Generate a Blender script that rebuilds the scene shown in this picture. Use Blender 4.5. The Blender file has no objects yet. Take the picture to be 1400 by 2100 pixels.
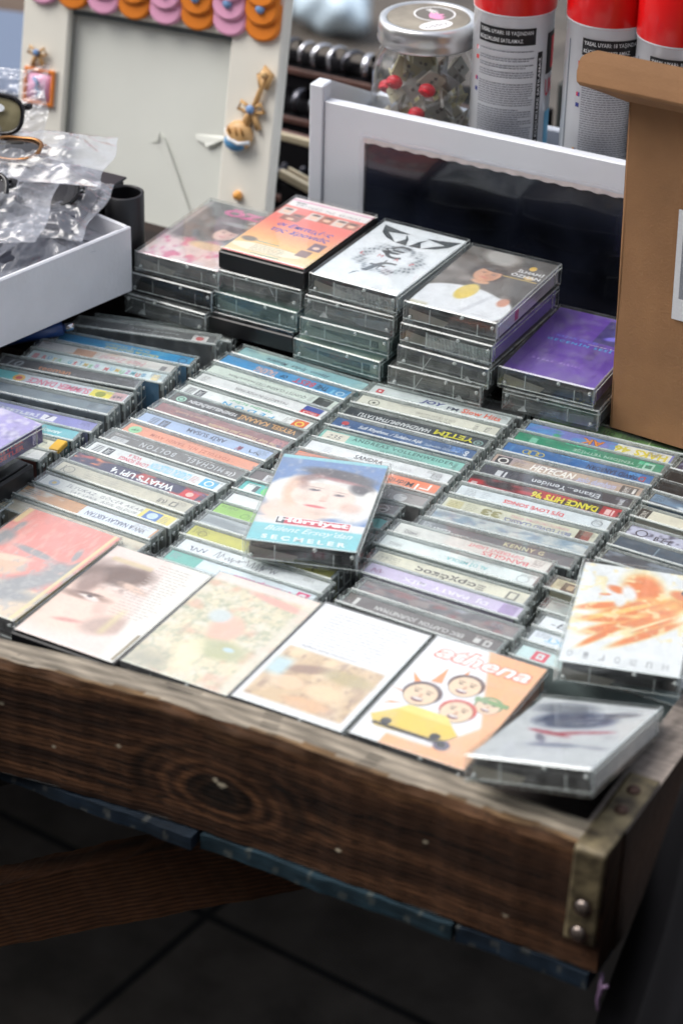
import bpy, bmesh, math, random
import numpy as np
from mathutils import Vector, Matrix, Euler
random.seed(7); rng = np.random.RandomState(11)
C = bpy.context.scene.collection
K = 0.001            # the script is written in millimetres; the scene is in metres
PI = math.pi

# ------------------------------------------------------------------ camera, sky, sun, exposure
def setup_view():
    sc = bpy.context.scene
    cam = bpy.data.cameras.new('camera'); co = bpy.data.objects.new('camera', cam); C.objects.link(co)
    p, y, r = 0.538672, -0.486994, 0.024927
    f = Vector((math.sin(y)*math.cos(p), math.cos(y)*math.cos(p), -math.sin(p)))
    right = Vector((math.cos(y), -math.sin(y), 0)); up = right.cross(f)
    c, s = math.cos(r), math.sin(r)
    r2 = c*right + s*up; u2 = -s*right + c*up
    m = Matrix(((r2.x, u2.x, -f.x), (r2.y, u2.y, -f.y), (r2.z, u2.z, -f.z))).to_4x4()
    m.translation = Vector((0.792559, -1.340470, 0.789317))
    co.matrix_world = m
    cam.sensor_fit = 'VERTICAL'; cam.sensor_height = 22.3; cam.lens = 5000.03/2100*22.3
    cam.clip_start = 0.05; cam.clip_end = 200
    cam.dof.use_dof = True; cam.dof.focus_distance = 1.60; cam.dof.aperture_fstop = 4.1
    sc.camera = co
    w = bpy.data.worlds.new('World'); sc.world = w; w.use_nodes = True
    nt = w.node_tree; bg = nt.nodes['Background']
    sky = nt.nodes.new('ShaderNodeTexSky'); sky.sky_type = 'NISHITA'; sky.sun_disc = False
    el, az = math.radians(56), math.radians(-112)     # high, to the left of the stall and a little in front
    sky.sun_elevation = el; sky.sun_rotation = az; sky.dust_density = 3.0; sky.air_density = 1.0; sky.ozone_density = 1.0
    hs = nt.nodes.new('ShaderNodeHueSaturation'); hs.inputs['Saturation'].default_value = 0.36
    nt.links.new(sky.outputs[0], hs.inputs['Color']); nt.links.new(hs.outputs[0], bg.inputs[0]); bg.inputs[1].default_value = 0.15
    sl = bpy.data.lights.new('sun', 'SUN'); so = bpy.data.objects.new('sun', sl); C.objects.link(so)
    sl.energy = 1.1; sl.angle = math.radians(40); sl.color = (1.0, 0.96, 0.90)
    d = Vector((math.sin(az)*math.cos(el), math.cos(az)*math.cos(el), math.sin(el)))
    so.rotation_euler = d.to_track_quat('Z', 'Y').to_euler(); so.location = (-2, 3, 4)
    sc.view_settings.view_transform = 'Standard'; sc.view_settings.look = 'None'
    sc.view_settings.exposure = 0.84; sc.view_settings.gamma = 1
    sc.cycles.max_bounces = 10; sc.cycles.transparent_max_bounces = 24; sc.cycles.glossy_bounces = 4
setup_view()

# ------------------------------------------------------------------ colours and materials
def lin(c):
    c = np.asarray(c, float)/255.0
    return np.where(c <= 0.04045, c/12.92, ((c+0.055)/1.055)**2.4)
MT = {}
def nodes(m):
    m.use_nodes = True; nt = m.node_tree; return nt, nt.nodes['Principled BSDF'], nt.nodes['Material Output']
def mat(name, rgb, rough=0.5, metal=0.0, var=0.0, vscale=60, bump=0.0, bscale=200, spec=0.5, stretch=(1,1,1), coat=0.0, detail=4, alt=None):
    m = bpy.data.materials.new(name); nt, b, out = nodes(m)
    c = tuple(lin(rgb)); b.inputs['Base Color'].default_value = (*c, 1)
    b.inputs['Roughness'].default_value = rough; b.inputs['Metallic'].default_value = metal
    b.inputs['Specular IOR Level'].default_value = spec; b.inputs['Coat Weight'].default_value = coat
    tc = nt.nodes.new('ShaderNodeTexCoord'); mp = nt.nodes.new('ShaderNodeMapping'); mp.inputs['Scale'].default_value = stretch
    nt.links.new(tc.outputs['Object'], mp.inputs['Vector'])
    if var or alt:
        n = nt.nodes.new('ShaderNodeTexNoise'); n.inputs['Scale'].default_value = vscale; n.inputs['Detail'].default_value = detail
        nt.links.new(mp.outputs[0], n.inputs['Vector'])
        r = nt.nodes.new('ShaderNodeMapRange'); r.inputs[1].default_value = 0.3; r.inputs[2].default_value = 0.7
        nt.links.new(n.outputs['Fac'], r.inputs[0])
        mx = nt.nodes.new('ShaderNodeMix'); mx.data_type = 'RGBA'
        mx.inputs[6].default_value = (*[x*(1-var) for x in c], 1)
        mx.inputs[7].default_value = (*(tuple(lin(alt)) if alt else [min(1, x*(1+var)) for x in c]), 1)
        nt.links.new(r.outputs[0], mx.inputs[0]); nt.links.new(mx.outputs[2], b.inputs['Base Color'])
    if bump:
        n = nt.nodes.new('ShaderNodeTexNoise'); n.inputs['Scale'].default_value = bscale; n.inputs['Detail'].default_value = 5
        nt.links.new(mp.outputs[0], n.inputs['Vector'])
        bp = nt.nodes.new('ShaderNodeBump'); bp.inputs['Strength'].default_value = bump; bp.inputs['Distance'].default_value = 0.001
        nt.links.new(n.outputs['Fac'], bp.inputs['Height']); nt.links.new(bp.outputs[0], b.inputs['Normal'])
    MT[name] = m; return m
def ink_mat(name, rough=0.5, fine=0.06, spec=0.4, bump=0.0, bscale=900, stretch=(1,1,1), fscale=500):
    m = mat(name, (200,200,200), rough, spec=spec, bump=bump, bscale=bscale, stretch=stretch); nt, b, out = nodes(m)
    a = nt.nodes.new('ShaderNodeAttribute'); a.attribute_name = 'ink'
    n = nt.nodes.new('ShaderNodeTexNoise'); n.inputs['Scale'].default_value = fscale; n.inputs['Detail'].default_value = 4
    tc = nt.nodes.new('ShaderNodeTexCoord'); mp = nt.nodes.new('ShaderNodeMapping'); mp.inputs['Scale'].default_value = stretch
    nt.links.new(tc.outputs['Object'], mp.inputs['Vector']); nt.links.new(mp.outputs[0], n.inputs['Vector'])
    r = nt.nodes.new('ShaderNodeMapRange'); r.inputs[1].default_value = 0.25; r.inputs[2].default_value = 0.75
    r.inputs[3].default_value = 1-fine; r.inputs[4].default_value = 1+fine*0.5
    nt.links.new(n.outputs['Fac'], r.inputs[0])
    mu = nt.nodes.new('ShaderNodeVectorMath'); mu.operation = 'SCALE'
    nt.links.new(a.outputs['Color'], mu.inputs[0]); nt.links.new(r.outputs[0], mu.inputs['Scale'])
    nt.links.new(mu.outputs[0], b.inputs['Base Color']); return m
PRINT = ink_mat('printed_paper', 0.45)
WOODP = ink_mat('weathered_wood', 0.75, fine=0.45, spec=0.25, bump=0.7, bscale=140, stretch=(0.12, 1, 1), fscale=420)
PAINTP = ink_mat('painted_clay', 0.4, fine=0.05)
def clear(name, tint=(0.975,0.985,0.98), haze=0.02, hazecol=(200,205,205), rough=0.06, scr=0.12, gl=1.0, scale=90, ior=1.5, film=False):
    m = bpy.data.materials.new(name); m.use_nodes = True; nt = m.node_tree; nt.nodes.clear(); N = nt.nodes.new
    out = N('ShaderNodeOutputMaterial'); tr = N('ShaderNodeBsdfTransparent'); tr.inputs[0].default_value = (*tint, 1)
    g = N('ShaderNodeBsdfGlossy'); g.inputs['Roughness'].default_value = rough; g.inputs[0].default_value = (1,1,1,1)
    ge = N('ShaderNodeNewGeometry'); dt = N('ShaderNodeVectorMath'); dt.operation = 'DOT_PRODUCT'
    nt.links.new(ge.outputs['Normal'], dt.inputs[0]); nt.links.new(ge.outputs['Incoming'], dt.inputs[1])
    def M(op, a, b=None):     # thin-sheet reflectance (Schlick), the same from both sides of the wall
        q = N('ShaderNodeMath'); q.operation = op; nt.links.new(a, q.inputs[0]) if hasattr(a, 'is_linked') else None
        if b is not None: q.inputs[1].default_value = b
        return q
    ab = M('ABSOLUTE', dt.outputs['Value']); om = N('ShaderNodeMath'); om.operation = 'SUBTRACT'; om.inputs[0].default_value = 1; nt.links.new(ab.outputs[0], om.inputs[1])
    pw = M('POWER', om.outputs[0], 5); mu0 = M('MULTIPLY', pw.outputs[0], 0.96*gl); mu = M('ADD', mu0.outputs[0], 0.04*gl)
    df = N('ShaderNodeBsdfDiffuse'); df.inputs[0].default_value = (*lin(hazecol), 1)
    tc = N('ShaderNodeTexCoord'); n = N('ShaderNodeTexNoise'); n.inputs['Scale'].default_value = scale; n.inputs['Detail'].default_value = 8; n.inputs['Roughness'].default_value = 0.7
    nt.links.new(tc.outputs['Object'], n.inputs['Vector'])
    r = N('ShaderNodeMapRange'); r.inputs[1].default_value = 0.45; r.inputs[2].default_value = 0.8; r.inputs[3].default_value = haze; r.inputs[4].default_value = haze+scr
    nt.links.new(n.outputs['Fac'], r.inputs[0])
    m1 = N('ShaderNodeMixShader'); nt.links.new(r.outputs[0], m1.inputs[0]); nt.links.new(tr.outputs[0], m1.inputs[1]); nt.links.new(df.outputs[0], m1.inputs[2])
    m2 = N('ShaderNodeMixShader'); nt.links.new(mu.outputs[0], m2.inputs[0]); nt.links.new(m1.outputs[0], m2.inputs[1]); nt.links.new(g.outputs[0], m2.inputs[2])
    n2 = N('ShaderNodeTexNoise'); n2.inputs['Scale'].default_value = 25 if not film else 60; nt.links.new(tc.outputs['Object'], n2.inputs['Vector'])
    bp = N('ShaderNodeBump'); bp.inputs['Strength'].default_value = 0.25; bp.inputs['Distance'].default_value = 0.002
    nt.links.new(n2.outputs[0], bp.inputs['Height']); nt.links.new(bp.outputs[0], g.inputs['Normal'])
    nt.links.new(m2.outputs[0], out.inputs[0]); MT[name] = m; return m
CLEAR = clear('clear_polystyrene')
FROST = clear('scuffed_polystyrene', tint=(0.95,0.955,0.95), haze=0.09, scr=0.18)
SMOKE = clear('smoked_polystyrene', tint=(0.55,0.55,0.56), haze=0.03, scr=0.08)
EDGE = clear('polystyrene_edge', tint=(0.92,0.945,0.94), haze=0.30, hazecol=(222,228,226), rough=0.18, scr=0.25, gl=1.2)  # milky rim colour stands in for light refracted along the case edges
TEALC = clear('greenish_polystyrene', tint=(0.90,0.96,0.95), haze=0.10, hazecol=(160,186,186), scr=0.2)
FILM = clear('clear_bag_film', tint=(0.97,0.97,0.98), haze=0.06, hazecol=(222,224,232), rough=0.14, scr=0.20, gl=1.5, scale=45, film=True)
GLASS = clear('jar_plastic', tint=(0.93,0.94,0.96), haze=0.04, scr=0.06, rough=0.03, gl=1.6)
BLACKP = mat('black_plastic', (17,17,20), 0.36, var=0.2, vscale=300)
TAPEP = mat('tape_shell', (62,62,64), 0.45, var=0.25, vscale=120)
TAPEW = mat('tape_shell_pale', (172,166,150), 0.5, var=0.15, vscale=80)

# ------------------------------------------------------------------ lettering
TXT = {}
def glyphs(s, bold=0.0, shear=0.0, space=1.0):
    key = (s, bold, shear, space)
    if key not in TXT:
        cu = bpy.data.curves.new('lettering', 'FONT'); cu.body = s; cu.resolution_u = 2
        cu.offset = bold; cu.shear = shear; cu.space_character = space
        ob = bpy.data.objects.new('lettering', cu); me = ob.to_mesh()
        v = np.array([(p.co.x, p.co.y) for p in me.vertices]) if len(me.vertices) else np.zeros((0, 2))
        f = [tuple(p.vertices) for p in me.polygons]
        ob.to_mesh_clear(); bpy.data.objects.remove(ob); bpy.data.curves.remove(cu)
        if len(v):
            mn, mx = v.min(0), v.max(0); v = (v-mn)/np.maximum(mx-mn, 1e-6)
        TXT[key] = (v, f)
    return TXT[key]

# ------------------------------------------------------------------ mesh builder
class MB:
    def __init__(self): self.v = []; self.f = []; self.m = []; self.c = []; self.mats = []; self.smooth = []
    def mi(self, m):
        if m not in self.mats: self.mats.append(m)
        return self.mats.index(m)
    def add(self, vs, fs, m, col=(200,200,200), smooth=False):
        b = len(self.v); self.v += [tuple(map(float, p)) for p in vs]; k = self.mi(m)
        lc = tuple(lin(col))
        for f in fs:
            self.f.append(tuple(b+i for i in f)); self.m.append(k); self.c.append([lc]*len(f)); self.smooth.append(smooth)
    def box(self, lo, hi, m, col=(200,200,200), ch=0.0, em=None):
        lo = np.array(lo, float); hi = np.array(hi, float); ce = (lo+hi)/2
        if ch <= 0:
            vs = [(x, y, z) for x in (lo[0], hi[0]) for y in (lo[1], hi[1]) for z in (lo[2], hi[2])]
            self.add(vs, [(0,1,3,2),(4,6,7,5),(0,4,5,1),(2,3,7,6),(0,2,6,4),(1,5,7,3)], m, col); return
        P = {}; vs = []
        for sx in (0,1):
            for sy in (0,1):
                for sz in (0,1):
                    for a in range(3):
                        p = [0,0,0]
                        for i, s in enumerate((sx,sy,sz)):
                            full = hi[i] if s else lo[i]; ins = hi[i]-ch if s else lo[i]+ch
                            p[i] = full if i == a else ins
                        P[(sx,sy,sz,a)] = len(vs); vs.append(p)
        def fix(ids):
            pts = [np.array(vs[i]) for i in ids]; n = np.cross(pts[1]-pts[0], pts[2]-pts[0])
            return ids if n @ (sum(pts)/len(pts)-ce) > 0 else ids[::-1]
        F = []; G = []
        for a in range(3):
            b, c = [i for i in range(3) if i != a]
            for s in (0,1):
                q = []
                for t, u in ((0,0),(1,0),(1,1),(0,1)):
                    k = [0,0,0]; k[a] = s; k[b] = t; k[c] = u; q.append(P[(*k, a)])
                F.append(fix(q))
        for c in range(3):
            a, b = [i for i in range(3) if i != c]
            for s in (0,1):
                for t in (0,1):
                    k = [0,0,0]; k[a] = s; k[b] = t; k2 = list(k); k2[c] = 1
                    G.append(fix([P[(*k,a)], P[(*k2,a)], P[(*k2,b)], P[(*k,b)]]))
        for sx in (0,1):
            for sy in (0,1):
                for sz in (0,1): G.append(fix([P[(sx,sy,sz,0)], P[(sx,sy,sz,1)], P[(sx,sy,sz,2)]]))
        self.add(vs, F, m, col); self.add(vs, G, em or m, col)
    def tube(self, pts, r, m, col=(200,200,200), n=10, cap=True):
        pts = [Vector(p) for p in pts]; rs = r if isinstance(r, (list, tuple)) else [r]*len(pts); vs = []; fs = []
        prev = None
        for i, p in enumerate(pts):
            t = (pts[min(i+1, len(pts)-1)]-pts[max(i-1, 0)]).normalized()
            a = prev if prev is not None and abs(prev.dot(t)) < 0.95 else (Vector((0,0,1)) if abs(t.z) < 0.9 else Vector((1,0,0)))
            u = (a - t*a.dot(t)).normalized(); w = t.cross(u); prev = u
            for k in range(n):
                an = 2*PI*k/n; vs.append(p + (u*math.cos(an)+w*math.sin(an))*rs[i])
        for i in range(len(pts)-1):
            for k in range(n): fs.append((i*n+k, i*n+(k+1)%n, (i+1)*n+(k+1)%n, (i+1)*n+k))
        if cap: fs += [tuple(range(n))[::-1], tuple((len(pts)-1)*n+k for k in range(n))]
        self.add(vs, fs, m, col, smooth=True)
    def lathe(self, prof, m, col=(200,200,200), c=(0,0), n=40, smooth=True, z0=0):
        vs = []; fs = []
        for (r, z) in prof:
            for k in range(n): vs.append((c[0]+r*math.cos(2*PI*k/n), c[1]+r*math.sin(2*PI*k/n), z+z0))
        for i in range(len(prof)-1):
            for k in range(n): fs.append((i*n+k, i*n+(k+1)%n, (i+1)*n+(k+1)%n, (i+1)*n+k))
        self.add(vs, fs, m, col, smooth)
    def disc(self, O, U, V, r, m, col, n=20, r2=None):
        O, U, V = map(Vector, (O, U, V)); r2 = r2 or r
        self.add([O+U*(r*math.cos(2*PI*k/n))+V*(r2*math.sin(2*PI*k/n)) for k in range(n)], [tuple(range(n))], m, col)
    def ball(self, c, r, m, col=(200,200,200), n=14, sc=(1,1,1), smooth=True):
        vs = []; fs = []
        for i in range(n//2+1):
            th = PI*i/(n//2)
            for k in range(n): vs.append((c[0]+r*sc[0]*math.sin(th)*math.cos(2*PI*k/n), c[1]+r*sc[1]*math.sin(th)*math.sin(2*PI*k/n), c[2]-r*sc[2]*math.cos(th)))
        for i in range(n//2):
            for k in range(n): fs.append((i*n+k, i*n+(k+1)%n, (i+1)*n+(k+1)%n, (i+1)*n+k))
        self.add(vs, fs, m, col, smooth)
    def grid(self, fn, nu, nv, m, img=None, smooth=True, col=(200,200,200)):
        """sheet: fn(u,v)->xyz for u,v in 0..1; img is a (nv+1, nu+1, 3) srgb 0..1 array of ink"""
        vs = [fn(i/nu, j/nv) for j in range(nv+1) for i in range(nu+1)]; b = len(self.v)
        self.v += [tuple(map(float, p)) for p in vs]; k = self.mi(m); w = nu+1
        if img is not None: L = lin(np.clip(img, 0, 1)*255).reshape(-1, 3)
        lc = tuple(lin(col))
        for j in range(nv):
            for i in range(nu):
                q = (j*w+i, j*w+i+1, (j+1)*w+i+1, (j+1)*w+i)
                self.f.append(tuple(b+x for x in q)); self.m.append(k); self.smooth.append(smooth)
                self.c.append([tuple(L[x]) for x in q] if img is not None else [lc]*4)
    def build(self, name, parent=None, loc=None, rot=None, solid=0):
        me = bpy.data.meshes.new(name)
        me.from_pydata([tuple(x*K for x in p) for p in self.v], [], self.f)
        for m in self.mats: me.materials.append(m)
        me.polygons.foreach_set('material_index', self.m); me.polygons.foreach_set('use_smooth', self.smooth)
        a = me.color_attributes.new('ink', 'FLOAT_COLOR', 'CORNER')
        flat = []
        for cs in self.c:
            for x in cs: flat += [x[0], x[1], x[2], 1.0]
        a.data.foreach_set('color', flat); me.update()
        o = bpy.data.objects.new(name, me); C.objects.link(o)
        if parent is not None: o.parent = parent
        if loc is not None: o.location = Vector(loc)*K
        if rot is not None: o.rotation_euler = rot
        if solid:
            md = o.modifiers.new('thickness', 'SOLIDIFY'); md.thickness = solid*K; md.offset = 0
        return o
class Card:
    """prints flat things on a sheet: frame O + u*U + v*V (mm), N = outward normal"""
    def __init__(s, mb, O, U, V, m=PRINT):
        s.mb, s.O, s.U, s.V, s.m = mb, Vector(O), Vector(U), Vector(V), m
        s.N = s.U.cross(s.V).normalized(); s.k = 0
    def P(s, u, v, h): return s.O+s.U*u+s.V*v+s.N*h
    def h(s): s.k += 1; return 0.022+0.0112*min(s.k, 38)
    def rect(s, u0, v0, u1, v1, col, h=None):
        h = s.h() if h is None else h
        s.mb.add([s.P(u0,v0,h), s.P(u1,v0,h), s.P(u1,v1,h), s.P(u0,v1,h)], [(0,1,2,3)], s.m, col)
    def poly(s, pts, col, h=None):
        h = s.h() if h is None else h
        s.mb.add([s.P(u,v,h) for u, v in pts], [tuple(range(len(pts)))], s.m, col)
    def disc(s, u, v, r, col, r2=None, n=18):
        h = s.h(); r2 = r2 or r
        s.poly([(u+r*math.cos(2*PI*k/n), v+r2*math.sin(2*PI*k/n)) for k in range(n)], col, h)
    def ring(s, u, v, r, w, col, r2=None, n=24):
        h = s.h(); q = (r2 or r)/r
        vs = [s.P(u+(r-t*w)*math.cos(2*PI*k/n), v+(r-t*w)*q*math.sin(2*PI*k/n), h) for t in (0,1) for k in range(n)]
        s.mb.add(vs, [(k, (k+1)%n, n+(k+1)%n, n+k) for k in range(n)], s.m, col)
    def text(s, t, u0, v0, w, ht, col, flip=False, bold=0.0, shear=0.0, space=1.0, h=None, rot90=False):
        V2, F = glyphs(t, bold, shear, space)
        if not len(V2): return
        h = s.h() if h is None else h; vs = []
        for a, b in V2:
            if flip: a, b = 1-a, 1-b
            if rot90: a, b = (1-b), a
            vs.append(s.P(u0+a*w, v0+b*ht, h))
        s.mb.add(vs, F, s.m, col)
    def scribble(s, u0, v0, w, ht, col, n=14, th=0.35):
        h = s.h(); x = u0; pts = []
        while x < u0+w:
            pts.append((x, v0+random.random()*ht)); x += w/n/2*random.uniform(.5, 1.5)
        for a, b in zip(pts, pts[1:]):
            s.poly([(a[0], a[1]), (a[0]+th, a[1]), (b[0]+th, b[1]+.1), (b[0], b[1]+.1)], col, h)
    def lines(s, u0, v0, w, n, pitch, col, th=0.5, var=0.25):
        h = s.h()
        for i in range(n):
            x = u0; e = u0+w*(1-random.random()*var)
            while x < e:
                d = random.uniform(1.5, 5); s.rect(x, v0-i*pitch, min(x+d, e), v0-i*pitch+th, col, h); x += d+0.7
    def raster(s, w, hgt, img):
        nv, nu = img.shape[0]-1, img.shape[1]-1
        s.mb.grid(lambda a, b: s.P(a*w, b*hgt, 0.0), nu, nv, s.m, img)

def tag(o, label, cat, group=None, kind=None):
    o['label'] = label; o['category'] = cat
    if group: o['group'] = group
    if kind: o['kind'] = kind
    return o
def thing(name, label, cat, loc=(0,0,0), rot=(0,0,0), group=None):
    o = bpy.data.objects.new(name, None); C.objects.link(o); o.empty_display_size = 0.02
    o.location = Vector(loc)*K; o.rotation_euler = rot
    return tag(o, label, cat, group)
def structure(o): o['kind'] = 'structure'; return o

# ------------------------------------------------------------------ raster painter (ink colours of printed pictures)
class Pic:
    def __init__(s, w, h, step=0.8, base=(230,230,230)):
        s.nu, s.nv = int(w/step), int(h/step)
        s.X, s.Y = np.meshgrid(np.linspace(0, 1, s.nu+1), np.linspace(0, 1, s.nv+1)); s.w, s.h = w, h
        s.a = np.ones((s.nv+1, s.nu+1, 3))*np.array(base)/255.
    def mix(s, mask, col): mask = np.clip(mask, 0, 1)[..., None]; s.a = s.a*(1-mask)+np.array(col)/255.*mask
    def ell(s, cx, cy, rx, ry, col, soft=0.15, ang=0, op=1.0):
        dx = (s.X-cx)*s.w; dy = (s.Y-cy)*s.h; c, n = math.cos(ang), math.sin(ang)
        d = np.sqrt(((c*dx+n*dy)/(rx*s.w))**2+((-n*dx+c*dy)/(ry*s.w))**2)
        s.mix(np.clip((1-d)/soft+0.5, 0, 1)*op, col)
    def band(s, a, b, c, col, soft=0.02, op=1.0):    # where a*x+b*y > c
        s.mix(np.clip((a*s.X+b*s.Y-c)/soft+0.5, 0, 1)*op, col)
    def rect(s, x0, y0, x1, y1, col, soft=0.01, op=1.0):
        m = np.clip((s.X-x0)/soft+.5, 0, 1)*np.clip((x1-s.X)/soft+.5, 0, 1)*np.clip((s.Y-y0)/soft+.5, 0, 1)*np.clip((y1-s.Y)/soft+.5, 0, 1)
        s.mix(m*op, col)
    def noise(s, n, m=None):
        m = m or n; g = rng.rand(m+2, n+2); x = s.X*n; y = s.Y*m; i = x.astype(int); j = y.astype(int); fx = x-i; fy = y-j
        fx = fx*fx*(3-2*fx); fy = fy*fy*(3-2*fy)
        return (g[j, i]*(1-fx)+g[j, i+1]*fx)*(1-fy)+(g[j+1, i]*(1-fx)+g[j+1, i+1]*fx)*fy
    def blot(s, n, m, thr, col, soft=0.15, op=1.0, mask=None):
        k = np.clip((0.6*s.noise(n, m)+0.4*s.noise(n*2+1, m*2+1)-thr)/soft, 0, 1)*op
        s.mix(k*(mask if mask is not None else 1), col)
    def fade(s, k, c=(226,222,218)): s.a = s.a*(1-k)+np.array(c)/255.*k; return s
    def face(s, cx, cy, r, skin=(225,180,150), hair=(50,40,40), ang=0.0, shade=(190,130,105)):
        c, n = math.cos(ang), math.sin(ang); q = s.w/s.h
        def at(u, v): return cx+(c*u-n*v)*r, cy+(n*u+c*v)*r*q
        x, y = at(0, .25); s.ell(x, y, r*1.15, r*1.2, hair, .25, ang)
        s.ell(cx, cy, r*.82, r*1.08, skin, .18, ang)
        x, y = at(.35, -.1); s.ell(x, y, r*.3, r*.7, shade, .8, ang, .35)
        for sg in (-1, 1):
            x, y = at(.33*sg, .12); s.ell(x, y, r*.15, r*.055, (70,50,48), .8, ang, .75)
            x, y = at(.34*sg, .28); s.ell(x, y, r*.2, r*.035, (110,80,66), .9, ang, .6)
        x, y = at(0.02, -.15); s.ell(x, y, r*.09, r*.16, shade, .7, ang, .6)
        x, y = at(0, -.48); s.ell(x, y, r*.26, r*.09, (196,96,92), .8, ang, .75)
        x, y = at(0, .78); s.ell(x, y, r*.75, r*.28, hair, .4, ang)

# ------------------------------------------------------------------ ground and deck
def build_ground():
    mb = MB(); mb.add([(-60000,-60000,-820),(60000,-60000,-820),(60000,60000,-820),(-60000,60000,-820)], [(0,1,2,3)], mat('stone_paving', (80,76,72), 0.8))
    o = mb.build('pavement'); structure(o)
    nt, b, out = nodes(MT['stone_paving']); N = nt.nodes.new
    tc = N('ShaderNodeTexCoord'); mp = N('ShaderNodeMapping'); mp.inputs['Rotation'].default_value = (0,0,math.radians(6.5)); mp.inputs['Location'].default_value = (0.2349, -0.2510, 0)
    br = N('ShaderNodeTexBrick'); br.inputs['Scale'].default_value = 1.0; br.offset = 0.0; br.inputs['Brick Width'].default_value = 0.5; br.inputs['Row Height'].default_value = 0.5
    br.inputs['Mortar Size'].default_value = 0.0055; br.inputs['Mortar Smooth'].default_value = 0.3
    br.inputs['Color1'].default_value = (*lin((92,85,78)),1); br.inputs['Color2'].default_value = (*lin((78,73,68)),1); br.inputs['Mortar'].default_value = (*lin((26,26,28)),1)
    n = N('ShaderNodeTexNoise'); n.inputs['Scale'].default_value = 18; n.inputs['Detail'].default_value = 8
    mx = N('ShaderNodeMix'); mx.data_type = 'RGBA'; mx.blend_type = 'MULTIPLY'; mx.inputs[0].default_value = 0.8
    r = N('ShaderNodeMapRange'); r.inputs[1].default_value = .3; r.inputs[2].default_value = .7; r.inputs[3].default_value = .6; r.inputs[4].default_value = 1.3
    L = nt.links.new; L(tc.outputs['Object'], mp.inputs[0]); L(mp.outputs[0], br.inputs[0]); L(mp.outputs[0], n.inputs['Vector']); L(n.outputs[0], r.inputs[0])
    L(br.outputs[0], mx.inputs[6]); L(r.outputs[0], mx.inputs[7]); L(mx.outputs[2], b.inputs['Base Color'])
    bp = N('ShaderNodeBump'); bp.inputs['Strength'].default_value = .5; bp.inputs['Distance'].default_value = .01; L(n.outputs[0], bp.inputs['Height']); L(bp.outputs[0], b.inputs['Normal'])
build_ground()

def added_facade():  # unseen building put in behind the camera to block low light
    t = thing('blocker_building', 'unseen dark building added behind the photographer to hold back light', 'building', (0,-9000,-820))
    FM = mat('dark_stone', (120,112,104), .8, var=.2, vscale=1.5)
    m = MB(); m.box((-16000,-3000,0),(16000,0,10500), FM, ch=20); m.build('wall', t)
    for i in range(8):
        m = MB(); m.box((-12500+i*3300,2,4300),(-11000+i*3300,60,6600), mat('dark_window', (30,34,40), .1) if 'dark_window' not in MT else MT['dark_window'], ch=5); m.build('window', t)
def wobble(x, a=1.0, s=0.01, ph=0.0):
    return a*(math.sin(x*s*6.3+ph)+0.6*math.sin(x*s*15.1+ph*2.3)+0.35*math.sin(x*s*37+ph*1.7))
def plank(mb, x0, x1, y0, y1, z0, z1, mtl, colf, nx=60, ny=4, nz=4, ph=0.0, rough=0.6):
    """box made of grids, with hand-worn edges; colf(face, u, v) gives srgb 0..1"""
    def pos(x, y, z):
        e = wobble(x, rough, .011, ph)
        if z > z1-1e-3: z += wobble(x, rough*.5, .017, ph+2)+wobble(y, rough*.25, .03, ph)
        if y < y0+1e-3: y += e*.7
        return (x, y, z)
    faces = {'top': lambda u, v: (x0+(x1-x0)*u, y0+(y1-y0)*v, z1), 'front': lambda u, v: (x0+(x1-x0)*u, y0, z0+(z1-z0)*v),
             'back': lambda u, v: (x1-(x1-x0)*u, y1, z0+(z1-z0)*v), 'bottom': lambda u, v: (x0+(x1-x0)*u, y1-(y1-y0)*v, z0),
             'left': lambda u, v: (x0, y1-(y1-y0)*u, z0+(z1-z0)*v), 'right': lambda u, v: (x1, y0+(y1-y0)*u, z0+(z1-z0)*v)}
    for k, fn in faces.items():
        a, b = (nx, ny if k in ('top', 'bottom') else nz) if k in ('top', 'front', 'back', 'bottom') else (ny, nz)
        im = np.array([[colf(k, i/a, j/b, fn(i/a, j/b)) for i in range(a+1)] for j in range(b+1)])
        mb.grid(lambda u, v: pos(*fn(u, v)), a, b, mtl, im, smooth=False)

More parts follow.
